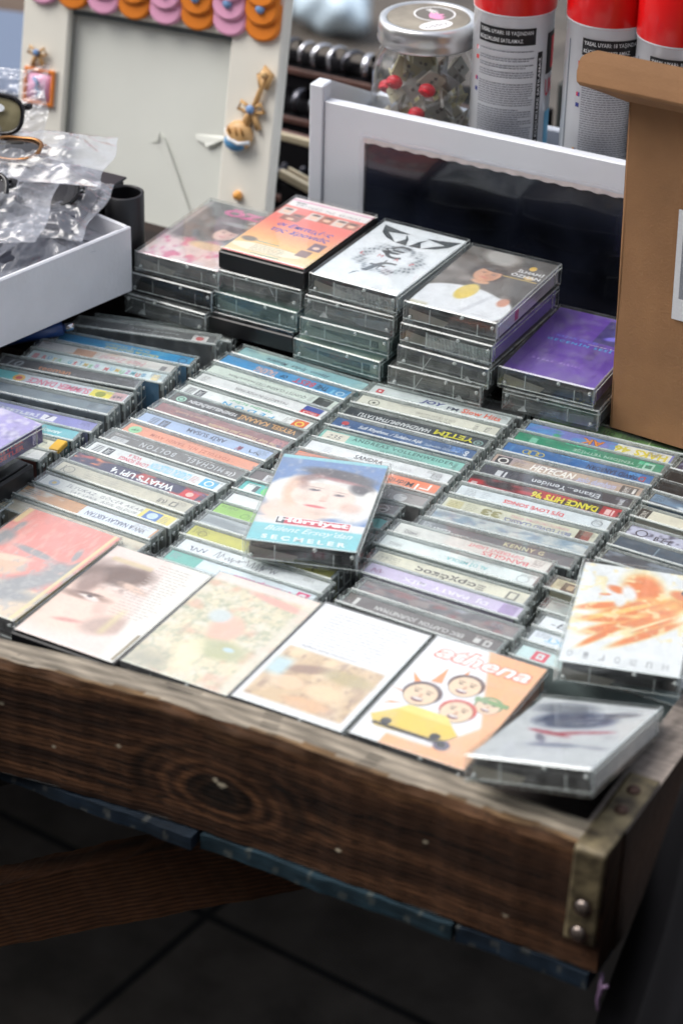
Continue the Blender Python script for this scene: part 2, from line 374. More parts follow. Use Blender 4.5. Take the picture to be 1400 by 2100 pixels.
def deck():
    t = thing('market_table', 'blue painted plank table under the wooden tray, on brown timber trestle legs', 'table', (0,0,-820))
    cols = [(24,38,52), (22,35,48), (32,52,62)]
    for k, (a, b) in enumerate([(-900,60),(64,210),(213,372),(374,452)]):
        mb = MB(); c = np.array(cols[k%3])/255.
        def cf(face, u, v, p, c=c):
            n = 0.5+0.25*math.sin(p[0]*.043+1.3*math.sin(p[0]*.11)+k)+.25*math.sin(p[2]*1.1+p[0]*.02); w = (math.sin(p[0]*.31+2*math.sin(p[0]*.07))*math.sin(p[0]*.083+k+p[2]*.3) > .8)*0.55
            return c*(0.75+0.35*n)*(1-w)+np.array((.42,.40,.36))*w
        plank(mb, a, b, -411+k*2-(4 if k==1 else 0)-(8 if k == 0 else 0), 480, 820-89.5-k*1.0, 820-81.5, WOODP, cf, nx=90, ny=6, nz=3, ph=k*1.7, rough=.7)
        mb.build('deck_board', t)
    def br(face, u, v, p):
        n = 0.5+0.5*math.sin((p[2]+p[1]*.2+4*math.sin(p[0]*.012))*2.2); return np.array((.37,.235,.145))*(0.5+.5*n)
    mb = MB(); plank(mb, -572, 600, -14, 14, -22, 22, WOODP, br, nx=240, ny=3, nz=44, rough=1.0)
    mb.build('leg', t, (-232,-346,820-420), (0, math.radians(-32.3), 0))
    mb = MB(); plank(mb, -330, 330, -30, 30, -9, 9, WOODP, lambda f,u,v,p: np.array((.14,.12,.11)), nx=60, ny=3, nz=6, rough=1.0)
    mb.build('crossbar', t, (-160,-180,820-330), (0, math.radians(-32.3), 0))
    for lo, hi in (((-760,300,0),(-700,360,725)),((380,300,0),(430,350,722))):
        mb = MB(); mb.box(lo, hi, WOODP, (48,38,32), 2); mb.build('leg', t)
    return t
added_facade()
def shade_crates():  # out-of-view crates added so the ground under the table stays dark
    for i, (x, y, h, lab) in enumerate(((-900,-900,640,'unseen black crate added to shade the ground, far left in front of the stall'),(-330,-860,700,'unseen black crate added to shade the ground in front of the stall middle'),(240,-880,660,'unseen black crate added to shade the ground beside the photographer'))):
        t = thing('stock_crate', lab, 'crate', (x, y, -820), (0,0,math.radians(4*i-4)), 'unseen crates added to shade the ground')
        M_ = MT.get('crate_black') or mat('crate_black', (26,26,28), .6)
        m = MB(); m.box((-270,-180,0),(270,180,h-60), M_, ch=6); m.build('body', t); m = MB(); m.box((-278,-188,h-59),(278,188,h), M_, ch=8); m.build('lid', t)
    M_ = mat('black_cloth', (20,20,22), .9, spec=.1)
    t = thing('shade_skirt', 'unseen black cloth skirt added round the table back and left to shade the ground', 'cloth skirt', (-905,495,-815))  # unseen skirt, added to keep side light off the ground below
    m = MB(); m.grid(lambda u, v: (u*1400, 8*math.sin(u*60)*(1-v), 715*v), 120, 6, M_, smooth=True); m.grid(lambda u, v: (8*math.sin(u*40)*(1-v), -u*900, 715*v), 80, 6, M_, smooth=True); m.build('cloth', t)
shade_crates()
deck()

def tray():
    t = thing('wooden_tray', 'shallow weathered wooden tray holding all the cassettes, dark knotty front board with metal corner strap', 'wooden tray', (0,0,-80))
    KX, KZ = 224, -50
    def bow(x): return -404-(0.0004*(270-x)**2 if x < 270 else 0)
    W1 = np.array((.405,.275,.185)); W2 = np.array((.105,.06,.04)); 
    def front_col(x, z):
        dx, dz = (x-KX)/1.9, (z-KZ); d = math.hypot(dx, dz); w = math.exp(-(d/24)**2)
        g = z+3*math.sin(x*.012)+1.6*math.sin(x*.031+z*.11)
        lift = 20*math.exp(-((x-KX)/70)**2)*(1 if z > KZ else -0.7)*math.exp(-abs(dz)/34)
        g -= lift*0.8
        ring = 0.5+0.5*math.sin(d*1.05+math.sin(math.atan2(dz, dx)*3)*.8)
        q1 = math.sin(x*.0061+1.1)+.6*math.sin(x*.0137+.4); q2 = math.sin(x*.0093+2+g*.05)+.5*math.sin(x*.029)
        st = 0.56+0.20*math.sin(g*.20+2.2*q1+1.2*math.sin(g*.11))+.13*math.sin(g*.61+1.7*q2)*(.6+.5*q1)+.08*math.sin(g*1.7+1.3*q1)+.05*math.sin(g*3.1+2*q2)
        st = min(1, max(0, st))**1.3
        v = st*(1-w)+(.25+.75*ring)*w
        c = W2+(W1-W2)*v
        c = c*(1-.34*math.exp(-((d-27)/2.6)**2)*(dz > -12)-.26*math.exp(-((d-36)/3)**2)*(dz > -4)*(x > KX-10))
        if d < 11: c = c*(.26+.03*d)
        if math.sin(x*.35+z)*math.sin(x*.083-z*.7)*math.sin(z*2.1+x*.013) > .62: c = c*.55      # pits and old nail holes
        for sx, sz, sr in ((226,-43,2.0),(222,-41,1.3),(160,-38,1.2),(118,-52,1.0),(300,-60,1.2),(86,-30,1.0),(352,-34,1.1),(402,-63,1.0)):
            if (x-sx)**2*.5+(z-sz)**2 < sr*sr: c = np.array((.66,.62,.54))
        cr = abs(z+31+2.5*math.sin(x*.03)+.8*math.sin(x*.21)); 
        if cr < .7 and 255 < x < 420 or abs(z+66+1.2*math.sin(x*.05)) < .6 and x < 190: c = c*.4
        h = math.sin(x*.09+z*.9)*math.sin(x*.057-z*.31)
        c = c*(1+.10*h)
        if z > -9+3*math.sin(x*.05)+2*math.sin(x*.13): c = c*.75+np.array((.34,.25,.16))*.40
        return c
    mb = MB()
    x0, x1 = -330, 456
    nx, nz = 640, 84
    im = np.array([[front_col(x0+(x1-x0)*i/nx, -80+80*j/nz) for i in range(nx+1)] for j in range(nz+1)])
    def wear(x): return 1.8*abs(math.sin(x*.021))+1.2*abs(math.sin(x*.053+1))+.8*math.sin(x*.17)
    def fp(u, v):
        x = x0+(x1-x0)*u; z = 80*v
        y = bow(x)+wobble(x, .5, .012)+.10*math.sin(z*1.9+math.sin(x*.02)*2)
        if v > .93: y += wear(x)*(v-.93)/.07; z -= wear(x)*.35*(v-.93)/.07
        return (x, y, z)
    mb.grid(fp, nx, nz, WOODP, im, smooth=False)
    def top_col(u, v):
        x = x0+(x1-x0)*u; n = .5+.5*math.sin(v*17+math.sin(x*.02)*1.5); h = math.sin(x*.11+v*5)*math.sin(x*.041)
        c = np.array((.60,.56,.50))*(.78+.24*n)*(1+.10*h); k = math.sin(v*31+2*math.sin(x*.017)+math.sin(x*.061)); c = c*(.70 if k > .93 and math.sin(x*.023+v*3) > -.2 else 1)
        if v < .12+.10*math.sin(x*.05)+.05*math.sin(x*.16): c = c*np.array((.72,.60,.46))
        return c
    im = np.array([[top_col(i/nx, j/10) for i in range(nx+1)] for j in range(11)])
    def tp(u, v):
        x = x0+(x1-x0)*u; y = bow(x)+wear(x)*(1-v)+21*v+wobble(x, .5, .012)*(1-v); z = 80-wear(x)*.35*(1-v)**3+.35*math.sin(v*17+x*.013)
        return (x, y, z)
    mb.grid(tp, nx, 10, WOODP, im, smooth=False)
    mb.grid(lambda u, v: (x1-(x1-x0)*u, bow(x1-(x1-x0)*u)+21, 80*v), 40, 4, WOODP, np.ones((5,41,3))*.35)
    mb.grid(lambda u, v: (x1, bow(x1)+21*u, 80*v), 6, 20, WOODP, np.array([[np.array((.34,.22,.14))*(.5+.5*((i*7+j*3)%5)/5) for i in range(7)] for j in range(21)]))
    mb.grid(lambda u, v: (x0+(x1-x0)*u, bow(x0+(x1-x0)*u)+21*(1-v), 0), 40, 2, WOODP, np.ones((3,41,3))*.2)
    mb.build('front_board', t)
    def sc(face, u, v, p):
        n = .5+.5*math.sin(p[0]*1.6+math.sin(p[1]*.02)*2); h = math.sin(p[1]*.21)*math.sin(p[1]*.07+p[0])
        if face == 'top': return np.array((.56,.52,.49))*(.78+.25*n)*(1+.12*h)
        return np.array((.26,.17,.12))*(.7+.3*math.sin(p[2]*.6)**2)
    mb = MB(); plank(mb, 435, 457, -382.5, 160, 0, 79, WOODP, sc, nx=6, ny=90, nz=8, rough=.5); mb.build('side_board', t)
    mb = MB(); plank(mb, -350, -331, -404, 160, 0, 79, WOODP, sc, nx=4, ny=40, nz=4, rough=.5); mb.build('side_board', t)
    mb = MB(); plank(mb, -331, 434, 128, 145, 0, 76, WOODP, lambda f,u,v,p: np.array((.2,.16,.14)), nx=40, ny=2, nz=3, rough=.5); mb.build('back_board', t)
    mb = MB(); mb.box((-330,-382,1),(434,127,9.5), WOODP, (60,48,40)); mb.build('floor', t)
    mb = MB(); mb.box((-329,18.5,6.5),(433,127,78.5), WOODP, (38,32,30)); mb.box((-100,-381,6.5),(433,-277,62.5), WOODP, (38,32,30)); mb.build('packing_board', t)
    # folded metal strap over the right front corner
    ST = mat('aged_galvanised', (74,64,50), .55, metal=.3, var=.5, vscale=90, bump=.4, bscale=260, alt=(132,120,92))
    RU = mat('rusty_screw', (74,54,46), .6, metal=.5, var=.3, vscale=400)
    mb = MB()
    def strap(u, v):   # v: 0 back end of top leg .. 1 bottom of front leg
        L = v*132; x = 439+17.5*u
        r = 2.5
        if L < 70: return (x, -335-L+0, 80.8+.25*math.sin(L*.3))
        if L < 74:
            a = (L-70)/4*PI/2; return (x, -405-r*math.sin(a), 80.8-r*(1-math.cos(a)))
        return (x-2*(L-74)/64, -407.6, 78.3-(L-74)*1.0)
    mb.grid(strap, 8, 92, ST, smooth=True); s = mb.build('corner_strap', t, solid=1.4)
    for (x, y, z, r) in ((447,-349,81.6,0),(448,-368,81.6,0)):
        m2 = MB(); m2.lathe([(0,1.8),(2.2,1.6),(3.6,.8),(4,0)], RU, n=16); m2.build('screw', s, (x, y, z))
    for (x, z) in ((446.5,44),(445.5,26)):
        m2 = MB(); m2.lathe([(0,2.6),(2.4,2.2),(4,1),(4.5,0)], mat('worn_screw', (120,110,104), .3, metal=.8, var=.3, vscale=300) if 'worn_screw' not in MT else MT['worn_screw'], n=16)
        m2.lathe([(5.6,.3),(5.6,0),(0,0)], RU, n=16); m2.build('screw', s, (x, -408.4, z), (PI/2,0,0))
    return t
tray()

# ------------------------------------------------------------------ cassettes
T = 16.5   # case thickness
def case_mesh(name, stand, body=CLEAR, edge=EDGE, ribbed=False, inner=True, seed=0):
    """clear cassette case. stand: x 109, y 16, z 70 (spine up). lying: x 70, y 109, z 16."""
    mb = MB(); sx, sy, sz = (109, T, 70) if stand else (70, 109, T)
    mb.box((0,0,0), (sx,sy,sz), body, ch=.8, em=edge)
    if inner: mb.box((1.4,1.4,1.4), (sx-1.4,sy-1.4,sz-1.4), body, ch=.6, em=edge)
    if stand:
        for x in (2.2, 105.6): mb.box((x,1.6,62), (x+1,sy-1.6,68.4), edge, ch=.2)
        for x0, s in ((sx, 1), (0, -1)):
            for y in (3.4, 12.4): mb.tube([(x0+.1*s, y, 64.5), (x0+.7*s, y, 64.5)], 1.5, edge, n=10)
            mb.box((min(x0,x0+.5*s), 7.6, 1), (max(x0,x0+.5*s), 8.2, 69), edge)
            mb.box((min(x0,x0+.5*s), 1.2, 56), (max(x0,x0+.5*s), sy-1.2, 56.8), edge)
        mb.box((1,.6,67.9),(108,1.2,69.6), edge); mb.box((1,sy-1.2,67.9),(108,sy-.6,69.6), edge)
    else:
        rs = random.Random(seed); zz = rs.choice((13.1, 3.0)); q = rs.choice((0, 1)); fx = (lambda x: 70-x) if q else (lambda x: x)
        for x in (17.5+rs.uniform(-3,5), 47.5+rs.uniform(-3,3)): mb.box((fx(x)-.4, .9, 2), (fx(x)+.4, 1.9, rs.uniform(9, 13.2)), edge, ch=.2)
        for x, z in ((3.6, 11.6), (64.5, 5.0), (26, 13.6)): mb.tube([(fx(x), -.5, z), (fx(x), 1.5, z)], 1.3, edge, n=10)
        mb.box((.5, -.35, zz), (sx-.5, .2, zz+.5), edge)
        if rs.random() < .55: mb.add([(fx(44),-.3,13.4),(fx(44)+.6,-.3,13.4),(fx(51)+.6,-.3,1.0),(fx(51),-.3,1.0)], [(0,1,2,3)], edge)
        if rs.random() < .5: mb.add([(fx(12),-.3,2),(fx(16),-.3,7),(fx(19),-.3,2.6)], [(0,1,2)], edge)
        if rs.random() < .6: mb.add([(fx(40),1.5,2.2),(fx(66),1.5,2.2),(fx(66),1.5,8+3*rs.random()),(fx(36),1.5,7)], [(0,1,2,3)], PRINT, rs.choice([(120,116,106),(90,96,104),(150,146,132)]))
        mb.box((sx-.1, 1, 13.1), (sx+.35, 108, 13.7), edge)
        for y in (6, 100): mb.box((sx-1.6, y, 1.5), (sx-.9, y+.8, 14), edge)
        if ribbed:
            for i in range(46):
                x = 20+i*1.05; mb.box((x, -.25, 1.6), (x+.45, .1, 12.6), edge)
    o = mb.build('case'); me = o.data; bpy.data.objects.remove(o); me.name = name; return me
def tape_mesh(stand, m=TAPEP):
    mb = MB()
    if stand: mb.box((5,3,3), (104,12.6,62), m, ch=1)
    else:
        mb.box((3.6,4,2.4), (66.5,104,11.6), m, ch=1.2); mb.box((6,3.4,5), (60,4.1,9.4), MT['black_plastic'])
    o = mb.build('tape'); me = o.data; bpy.data.objects.remove(o); return me
CS = {'clear': case_mesh('case_clear', True), 'frost': case_mesh('case_frost', True, FROST), 'smoke': case_mesh('case_smoke', True, SMOKE)}
LC = clear('scuffed_case_wall', tint=(0.97,0.98,0.975), haze=0.05, scr=0.22, hazecol=(190,196,194))
FLC = clear('worn_glare_lid', tint=(0.97,0.975,0.975), haze=0.09, scr=0.20, hazecol=(224,226,226), rough=0.16, gl=1.6, scale=60)  # scuffs, plus pale haze put in as glare on the flat covers
CL = {'lid': case_mesh('lying_lid', False, FLC, inner=False), 'clear': case_mesh('lying_clear', False), 'walls': case_mesh('lying_walls', False, LC), 'walls1': case_mesh('w1', False, LC, seed=1), 'walls2': case_mesh('w2', False, LC, seed=2), 'walls3': case_mesh('w3', False, LC, seed=5), 'frost': case_mesh('lying_frost', False, FROST), 'ribbed': case_mesh('lying_ribbed', False, ribbed=True),
      'smoke': case_mesh('lying_smoke', False, SMOKE, EDGE), 'teal': case_mesh('lying_teal', False, TEALC, EDGE)}
TS, TLY, TLW = tape_mesh(True), tape_mesh(False), tape_mesh(False, TAPEW)
def link(name, me, parent, loc=(0,0,0)):
    o = bpy.data.objects.new(name, me); C.objects.link(o); o.parent = parent; o.location = Vector(loc)*K; return o

ORD = ['back','second','third','fourth','fifth','sixth','seventh','eighth','ninth','tenth','eleventh','twelfth','thirteenth','fourteenth','fifteenth','sixteenth','seventeenth']
WHITE=(224,226,228); INKD=(52,54,62)
def spine_items(cd, base, items):
    """u 0..100 along the spine from the left end, v 0..12.6 from the near edge"""
    for it in items:
        k = it[0]
        if k == 't':
            _, s, u, v, w, h, col, *o = it; o = o[0] if o else {}
            cd.text(s, u, v, w, h, col, **o)
        elif k == 'r': cd.rect(*it[1:6])
        elif k == 'o': cd.disc(*it[1:5])
        elif k == 'g': cd.ring(*it[1:6])
        elif k == 's': cd.scribble(*it[1:6], **(it[6] if len(it) > 6 else {}))
        elif k == 'l': cd.lines(*it[1:7])
        elif k == 'bar':   # label-company box with tiny bars
            u = it[1]; c = it[2] if len(it) > 2 else INKD
            for i in range(5): cd.rect(u, 2.4+i*1.7, u+6, 3.2+i*1.7, c, .04)
            cd.rect(u+8, 2.2, u+14, 10.4, c, .04); cd.text('MMC', u+9, 3.2, 4, 6.2, base, rot90=True, h=.06)
        elif k == 'blot':
            _, n, m, thr, col, op = it; BL.append((n, m, thr, col, op))
BL = []
def spine(desc, col, k, base, items=(), loc=(0,0), z=0, yaw=0, kind='clear', where='', roll=0, pitch=0, side=None, label=None, pic=None, cardless=False, strip=None):
    t = thing('cassette', label or '', 'cassette tape', (loc[0], loc[1]-T*math.cos(math.radians(yaw)), z-70), (math.radians(roll), math.radians(pitch), math.radians(yaw)), 'cassettes packed spine up in the tray')
    t['label'] = label or f'{desc}, {where}'
    link('case', CS[kind], t)
    link('tape', TS, t)
    if not cardless:
        mb = MB(); O = (3.6, 1.6, 67.95)
        W, H = 101.8, T-3.2
        cd = Card(mb, O, (1,0,0), (0,1,0))
        if pic: cd.raster(W, H, pic.a)
        else:
            p = Pic(W, H, 1.05, base)
            f = p.noise(7, 2)
            p.a *= (0.95+0.08*f)[..., None]
            for n, m, thr, c, op in [i[1:] for i in items if i[0] == 'blot']: p.blot(n, m, thr, c, .2, op)
            cd.raster(W, H, p.a)
        cd.U = Vector((1.015,0,0)); cd.V = Vector((0,(T-3.2)/12.6,0))
        spine_items(cd, base, [i for i in items if i[0] != 'blot'])
        lum = sum(base)/3; tone = tuple(int(x*.72) for x in base) if lum > 120 else tuple(min(255, int(x*1.5+30)) for x in base)
        if random.random() < .8: cd.lines(random.choice((2, 84, 90)), 10.6, random.uniform(6, 12), random.randint(2, 5), 1.25, tone, .5)
        if random.random() < .5: cd.lines(random.uniform(20, 60), random.choice((1.2, 11.2)), random.uniform(14, 34), 1, 1.2, tone, .55)
        for _ in range(random.randint(1, 3)):
            u = random.uniform(2, 96); cd.poly([(u, 0.1), (u+random.uniform(.6, 3), 0.1), (u+random.uniform(0, 2), random.uniform(.5, 1.6))], tuple(min(240, x+40) for x in base))
        sd = side or tuple(int(x*.85) for x in base)
        mb.add([(4.4,1.6,4),(104.6,1.6,4),(104.6,1.6,67.9),(4.4,1.6,67.9)], [(0,1,2,3)], PRINT, sd)
        mb.add([(4.4,T-1.62,30),(104.6,T-1.62,30),(104.6,T-1.62,67.9),(4.4,T-1.62,67.9)], [(3,2,1,0)], PRINT, sd)
        mb.build('paper_card', t)
    return t
F = dict(flip=True)
def FB(**k): d = dict(flip=True, bold=.02); d.update(k); return d
def UB(**k): d = dict(bold=.02); d.update(k); return d
GREY=(130,130,132)

def placed(colname, k): return f'{ORD[k]} from the back in {colname} column' if k else f'backmost in {colname} column'
# each column of spines runs away from the front of the tray
COLB = [
 ('pale teal spine', (140,186,196), [('blot',8,2,.55,(170,205,205),.7), ('t','Station  Sydan  Mystere',22,4,50,5,(35,60,80),FB(shear=.3,space=1.2)), ('blot',3,1,.62,(200,205,190),.6)]),
 ('blue spine reading THE BEST OF', (72,152,208), [('t','THE',76,4,9,6,(25,35,60),FB()), ('t','BEST',58,3.6,16,6.8,(205,60,80),FB(space=1.1)), ('t','OF',47,4.6,5.5,4.4,(25,40,70),FB()), ('t','TALKING',27,2.6,17,7.4,(232,185,165),FB()), ('g',95,6.2,3,.8,(190,225,240)), ('r',88,3,90,9,(120,190,225))]),
 ('pale grey clarinet quintet spine', (214,224,218), [('t','QUINTET CLARINETTES musique Move',16,4.2,62,4.4,INKD,F), ('r',85,0.4,97,12,(52,54,56)), ('l',80,9,4,4,1.7,GREY)]),
 ('white opera spine, red and blue end', (226,228,230), [('t','PAVAROTTI IN HYDE PARK',30,4.6,42,3.4,(70,70,78),F), ('r',84,.5,98,6.2,(205,60,70)), ('r',84,6.2,98,12,(62,80,160)), ('t','DECCA',86,1.6,10,3.4,(240,235,240),F), ('l',3,9,6,4,1.8,GREY)]),
 ('white spine, big blue letters and orange square', (228,231,232), [('bar',3), ('t','F E D O N',34,1.2,40,4.8,(70,165,215),FB()), ('t','"SENİN İÇİN"',36,7.6,34,3.6,(70,170,120),FB()), ('r',88,1.2,98,11.4,(222,100,45)), ('g',93,6.3,3.2,1.1,(245,215,90)), ('l',81,9,4,4,1.7,GREY)]),
 ('dark speckled spine, white and gold capitals', (62,58,56), [('blot',14,4,.58,(130,120,110),.6), ('r',0,0,100,2.0,(165,195,225)), ('o',7,7,3.6,(160,205,185)), ('g',7,7,2.4,.8,(40,60,50)), ('t','YEMENELLERİNDEN',13,4.2,38,5.2,(228,228,232),FB(shear=.2)), ('t','VEYSEL KARANİ',53,3.2,44,7.2,(214,160,92),FB())]),
 ('dusty red spine, gold jazz lettering', (150,82,84), [('blot',6,2,.52,(178,110,104),.8), ('blot',5,2,.6,(110,70,84),.7), ('t','The Guy Trosano Jazz Ensemble',42,2.2,54,5.2,(232,200,150),FB(shear=.1)), ('t','Forever In Records',14,6,24,3.2,(225,180,150),F), ('r',95,3,98,9,(90,40,90))]),
 ('light blue spine, grey name and red script', (168,186,218), [('bar',8,(90,90,104)), ('t','ARİF SUSAM',36,4.2,30,6.2,(66,66,92),FB(shear=-.15)), ('l',44,1.6,30,1,2,(110,110,140)), ('s',76,2.5,4,7,(205,80,110)), ('s',85,3.5,10,5,(50,50,60),dict(n=6,th=.8))]),
 ('salmon spine with a green round sticker', (228,156,128), [('t','TOKYULZİ NİL TANDI AVIM',20,3.4,62,4.8,(188,96,72),FB(space=1.3)), ('o',7.5,6.4,4.6,(150,205,160)), ('s',5,4.5,5,3,(90,140,100))]),
 ('grey spine, wide pale capitals', (112,108,106), [('t','MICHAEL   BOLTON',24,4.4,64,5.6,(208,212,218),FB(space=1.35)), ('t','(Is',90,3.2,7,6.4,(225,225,228),FB()), ('r',3,2,15,7.2,(205,208,212)), ('l',4,5.6,9,2,1.8,GREY), ('l',8,10,14,1,1,(190,190,195))]),
 ('white spine, red LOVE SONGS lettering', (226,228,230), [('bar',3), ('t','LOVE SONGS',24,1.6,22,4.6,(206,60,84),FB()), ('t','VOL 6',28,7.2,10,3.6,(206,60,84),FB()), ('t','CLASSICAL COLLECTION',47,2,30,8.4,(150,205,232),FB(bold=.04)), ('l',78,9,6,5,1.6,(200,120,120)), ('r',86,1.6,97,11,(92,178,220)), ('g',91.5,6.3,3.2,1,(240,245,250))]),
 ('dark spine with glowing red patches', (66,60,92), [('blot',9,2,.5,(196,80,72),.9), ('blot',12,3,.66,(236,140,96),.9), ('t',"WHAT'S UP! '4",30,3,48,6.8,(236,238,242),FB(bold=.035,shear=-.15)), ('r',84,2,96,10.6,(206,58,60)), ('o',90,6.2,2.6,(236,190,180))]),
 ('cream spine with an oval mark', (224,218,198), [('g',9,6.3,4,.7,(150,150,140)), ('r',4,2,5,10,(150,150,140)), ('l',22,8,46,3,2.2,(190,186,168),.4), ('t','(UJ',78,3.4,6,5.6,(90,88,84),FB()), ('r',87,3.4,92,9,(110,108,100)), ('r',88,4.4,91,8,(224,218,198))]),
 ('white handwritten spine, yellow right end', (228,228,224), [('o',9,6.5,3.6,(172,186,206)), ('o',9,6.5,1.6,(226,196,110)), ('t','İLYUKAZ  GÖCER AKAR',18,6.6,58,4.2,(120,122,132),dict(shear=.15,space=1.2)), ('t','SAY SANA  AŞIK OLDUM',24,1.4,50,3.8,(130,130,140),dict(shear=.15,space=1.3)), ('r',76,.4,99,12.2,(232,216,128)), ('r',79,1.6,90,11,(96,128,190)), ('o',84.5,6.3,3.6,(196,214,226)), ('l',91,9,6,5,1.7,(130,130,150))]),
 ('orange photo beside a white title', (226,222,214), [('blot',8,3,.3,(206,152,108),.9), ('r',46,0.2,99,12.4,(222,228,240)), ('t','VNV & NAKLAV ASKTAN',50,3.6,44,5,(96,98,120),FB()), ('l',3,9,12,3,2,GREY)]),
 ('plain cream spine at the front', (216,206,188), [('blot',6,2,.55,(170,150,130),.7)]),
]
dxB = [0,-3,-2.5,0,0,3,3,2,2.5,2,0,-1,-.5,-1,-2,0]
for k, (d, b, it) in enumerate(COLB):
    y = -1.7-16.95*k-(0 if k < 12 else 0)
    spine(d, 'B', k, b, it, (-1.41*k+dxB[k]+(2.0 if k == 13 else 0), y+(0.3 if k%3 == 0 else 0)), z=random.uniform(-1.2,.6)+(0 if k < 14 else -2), yaw=-2.25+random.uniform(-.4,.4), where=placed('second', k), kind='clear' if k not in (6,9,12) else 'frost')
COLC = [
 ('pale spine, navy and orange lettering', (206,214,216), [('poly0',), ('t','JOY',37,3,17,6.6,(52,62,128),UB(bold=.045,shear=.25)), ('t','FM',56.5,3.6,8,4.2,(38,44,80),UB()), ('t','Slow Hits',67,3.6,28,6.2,(222,98,72),UB(bold=.03,space=1.05)), ('r',4.2,3.6,9,9,(196,52,66)), ('r',5.6,5.4,7.6,7.2,(240,230,230)), ('l',18,9,9,2,2,(190,195,200))]),
 ('cream spine with small upside-down print', (216,215,204), [('g',11,6.3,4,.8,(110,110,104),2.4), ('o',11,6.3,1.2,(70,70,66)), ('t','ENCICLOPEDIAS',46,1.6,22,2.8,(120,118,112),F), ('t','LOS 20 DE LAS IGLESIAS',42,5.4,28,2.8,(130,128,120),F), ('t','TTE',92,3,3.2,7,(80,80,78),dict(rot90=True)), ('t','0318 1',84,3,3,7.4,(100,100,98),dict(rot90=True))]),
 ('black spine, big yellow title', (44,50,58), [('t','HAFIZMAHMUTHATAYLI',9,3.6,52,5,(222,226,230),FB(shear=.1)), ('t','YETİM',64,2.4,28,8,(218,210,56),FB(bold=.03)), ('o',95.5,6.2,3.4,(120,150,150)), ('g',95.5,6.2,2.2,.9,(40,50,50))]),
 ('blue spine, white italic title', (66,98,146), [('blot',9,3,.5,(96,128,170),.7), ('blot',14,3,.66,(46,66,110),.6), ('o',8,7.4,2.6,(192,66,76)), ('t','Sufi',6,1.4,7,3.8,(215,220,235),dict(shear=.3)), ('t','Sufi Rhythms. / Sultân-ı Aşk',18,4,46,5.2,(228,232,240),UB(shear=.25)), ('t','Sadreddin ÖZÇİMİ',66,4,24,4.2,(210,220,235),dict(shear=.25)), ('t','60',93.5,3,3,7,(220,225,235),dict(rot90=True,bold=.03))]),
 ('mint spine with a handwritten white sticker', (142,198,190), [('t','ANDREAS VOLLENWEIDER',22,6.8,72,4,(66,108,106),UB(space=1.2)), ('t','WHITE WINDS',44,1.4,30,3.6,(90,134,130),dict(space=1.3)), ('r',2,1,19,11.6,(222,216,204)), ('t','235',5,3.6,10,5,(110,110,116),dict(shear=.2)), ('t','STEREO',94.5,1.6,2.2,9.4,(60,96,94),dict(rot90=True))]),
 ('plain white spine, small dark name', (228,230,234), [('t','SANDRA',34,3.8,20,4.8,(66,66,72),UB()), ('t','Shadows',58,4.2,16,4.2,(196,200,206),{}), ('l',12,8.4,6,4,1.8,(180,182,188)), ('t','LAST VERSION',88,2.2,7,8,(120,122,128),dict(rot90=True))]),
 ('orange spine, white marks at its end', (226,134,98), [('t','Midribin',62,3.2,22,5.6,(74,52,50),FB(bold=.01)), ('r',86,2,87.4,9,(244,236,230)), ('r',89,4,95,5.4,(244,236,230)), ('r',94,4,95.4,11,(244,236,230)), ('blot',5,2,.6,(236,120,64),.8)]),
 ('grey spine with a white disc', (160,150,146), [('o',84,6.2,4.4,(230,230,230)), ('t','II',74,4,3,4,(205,200,200),{}), ('blot',7,2,.55,(138,128,124),.8)]),
 ('dark grey spine with an oval badge', (112,102,102), [('r',9,2.6,16,10,(215,215,220)), ('t','MMC',10.4,3.6,4,5.6,(80,74,76),dict(rot90=True)), ('g',91,6.3,4.8,1.0,(214,206,204)), ('o',89.2,6.3,1.8,(190,52,52)), ('r',89,5.6,95,6.8,(220,215,212))]),
 ('teal spine with a bright green dot', (98,190,188), [('r',3,1.6,12,10.6,(222,226,226)), ('r',9,2.4,12,9.8,(90,90,96)), ('o',20,6.3,5.4,(110,216,120)), ('l',30,6,50,1,1,(60,120,120))]),
 ('plain white spine near the middle', (226,228,230), [('s',30,3,40,5,(150,150,158))]),
 ('lime green spine', (154,196,104), [('t','Oma',18,3,14,6,(120,158,84),dict(shear=.3)), ('l',50,6,30,1,1,(120,150,80))]),
 ('empty clear front and grey card', (150,160,166), [('blot',5,2,.45,(196,206,212),.9)]),
 ('olive yellow spine', (196,192,98), [('g',9,6.3,3,.8,(140,134,70)), ('t','TİME',42,3,14,5.6,(140,134,74),F), ('t','a',86,3,3,5,(90,86,50),F)]),
 ('white spine with pen scribbles', (222,226,230), [('s',6,3,12,6,(90,96,120),dict(n=10,th=.7)), ('s',24,2.6,44,8,(110,112,126),dict(n=26,th=.5))]),
 ('pale spine with magenta handwriting', (214,224,232), [('r',0,0,22,12.5,(120,186,176)), ('t','L ı nilhonproozallu',46,3,40,6.4,(214,64,138),FB(shear=.3)), ('r',89,1.6,97,11,(214,64,120)), ('r',91,3.2,95,9.4,(236,232,236)), ('r',92,5.4,94,7.2,(214,64,120))]),
]
for k, (d, b, it) in enumerate(COLC):
    yc = -3.5-17.9*min(k, 9)-(k-9)*15.98*(k > 9)+(2 if k >= 9 else 0)
    it = [i for i in it if i[0] != 'poly0']; yaw = 3.2 if k < 9 else 1.0-(k-9)*.2
    xl = 108.2 if k < 8 else (97 if k < 14 else 100)
    yl = yc-109/2*math.sin(math.radians(yaw))
    spine(d, 'C', k, b, it, (xl, yl), z=random.uniform(-1.2,.5)-(1.5 if k > 8 else 0), yaw=yaw, where=placed('middle', k), kind='frost' if k in (7,12) else 'clear', cardless=False)
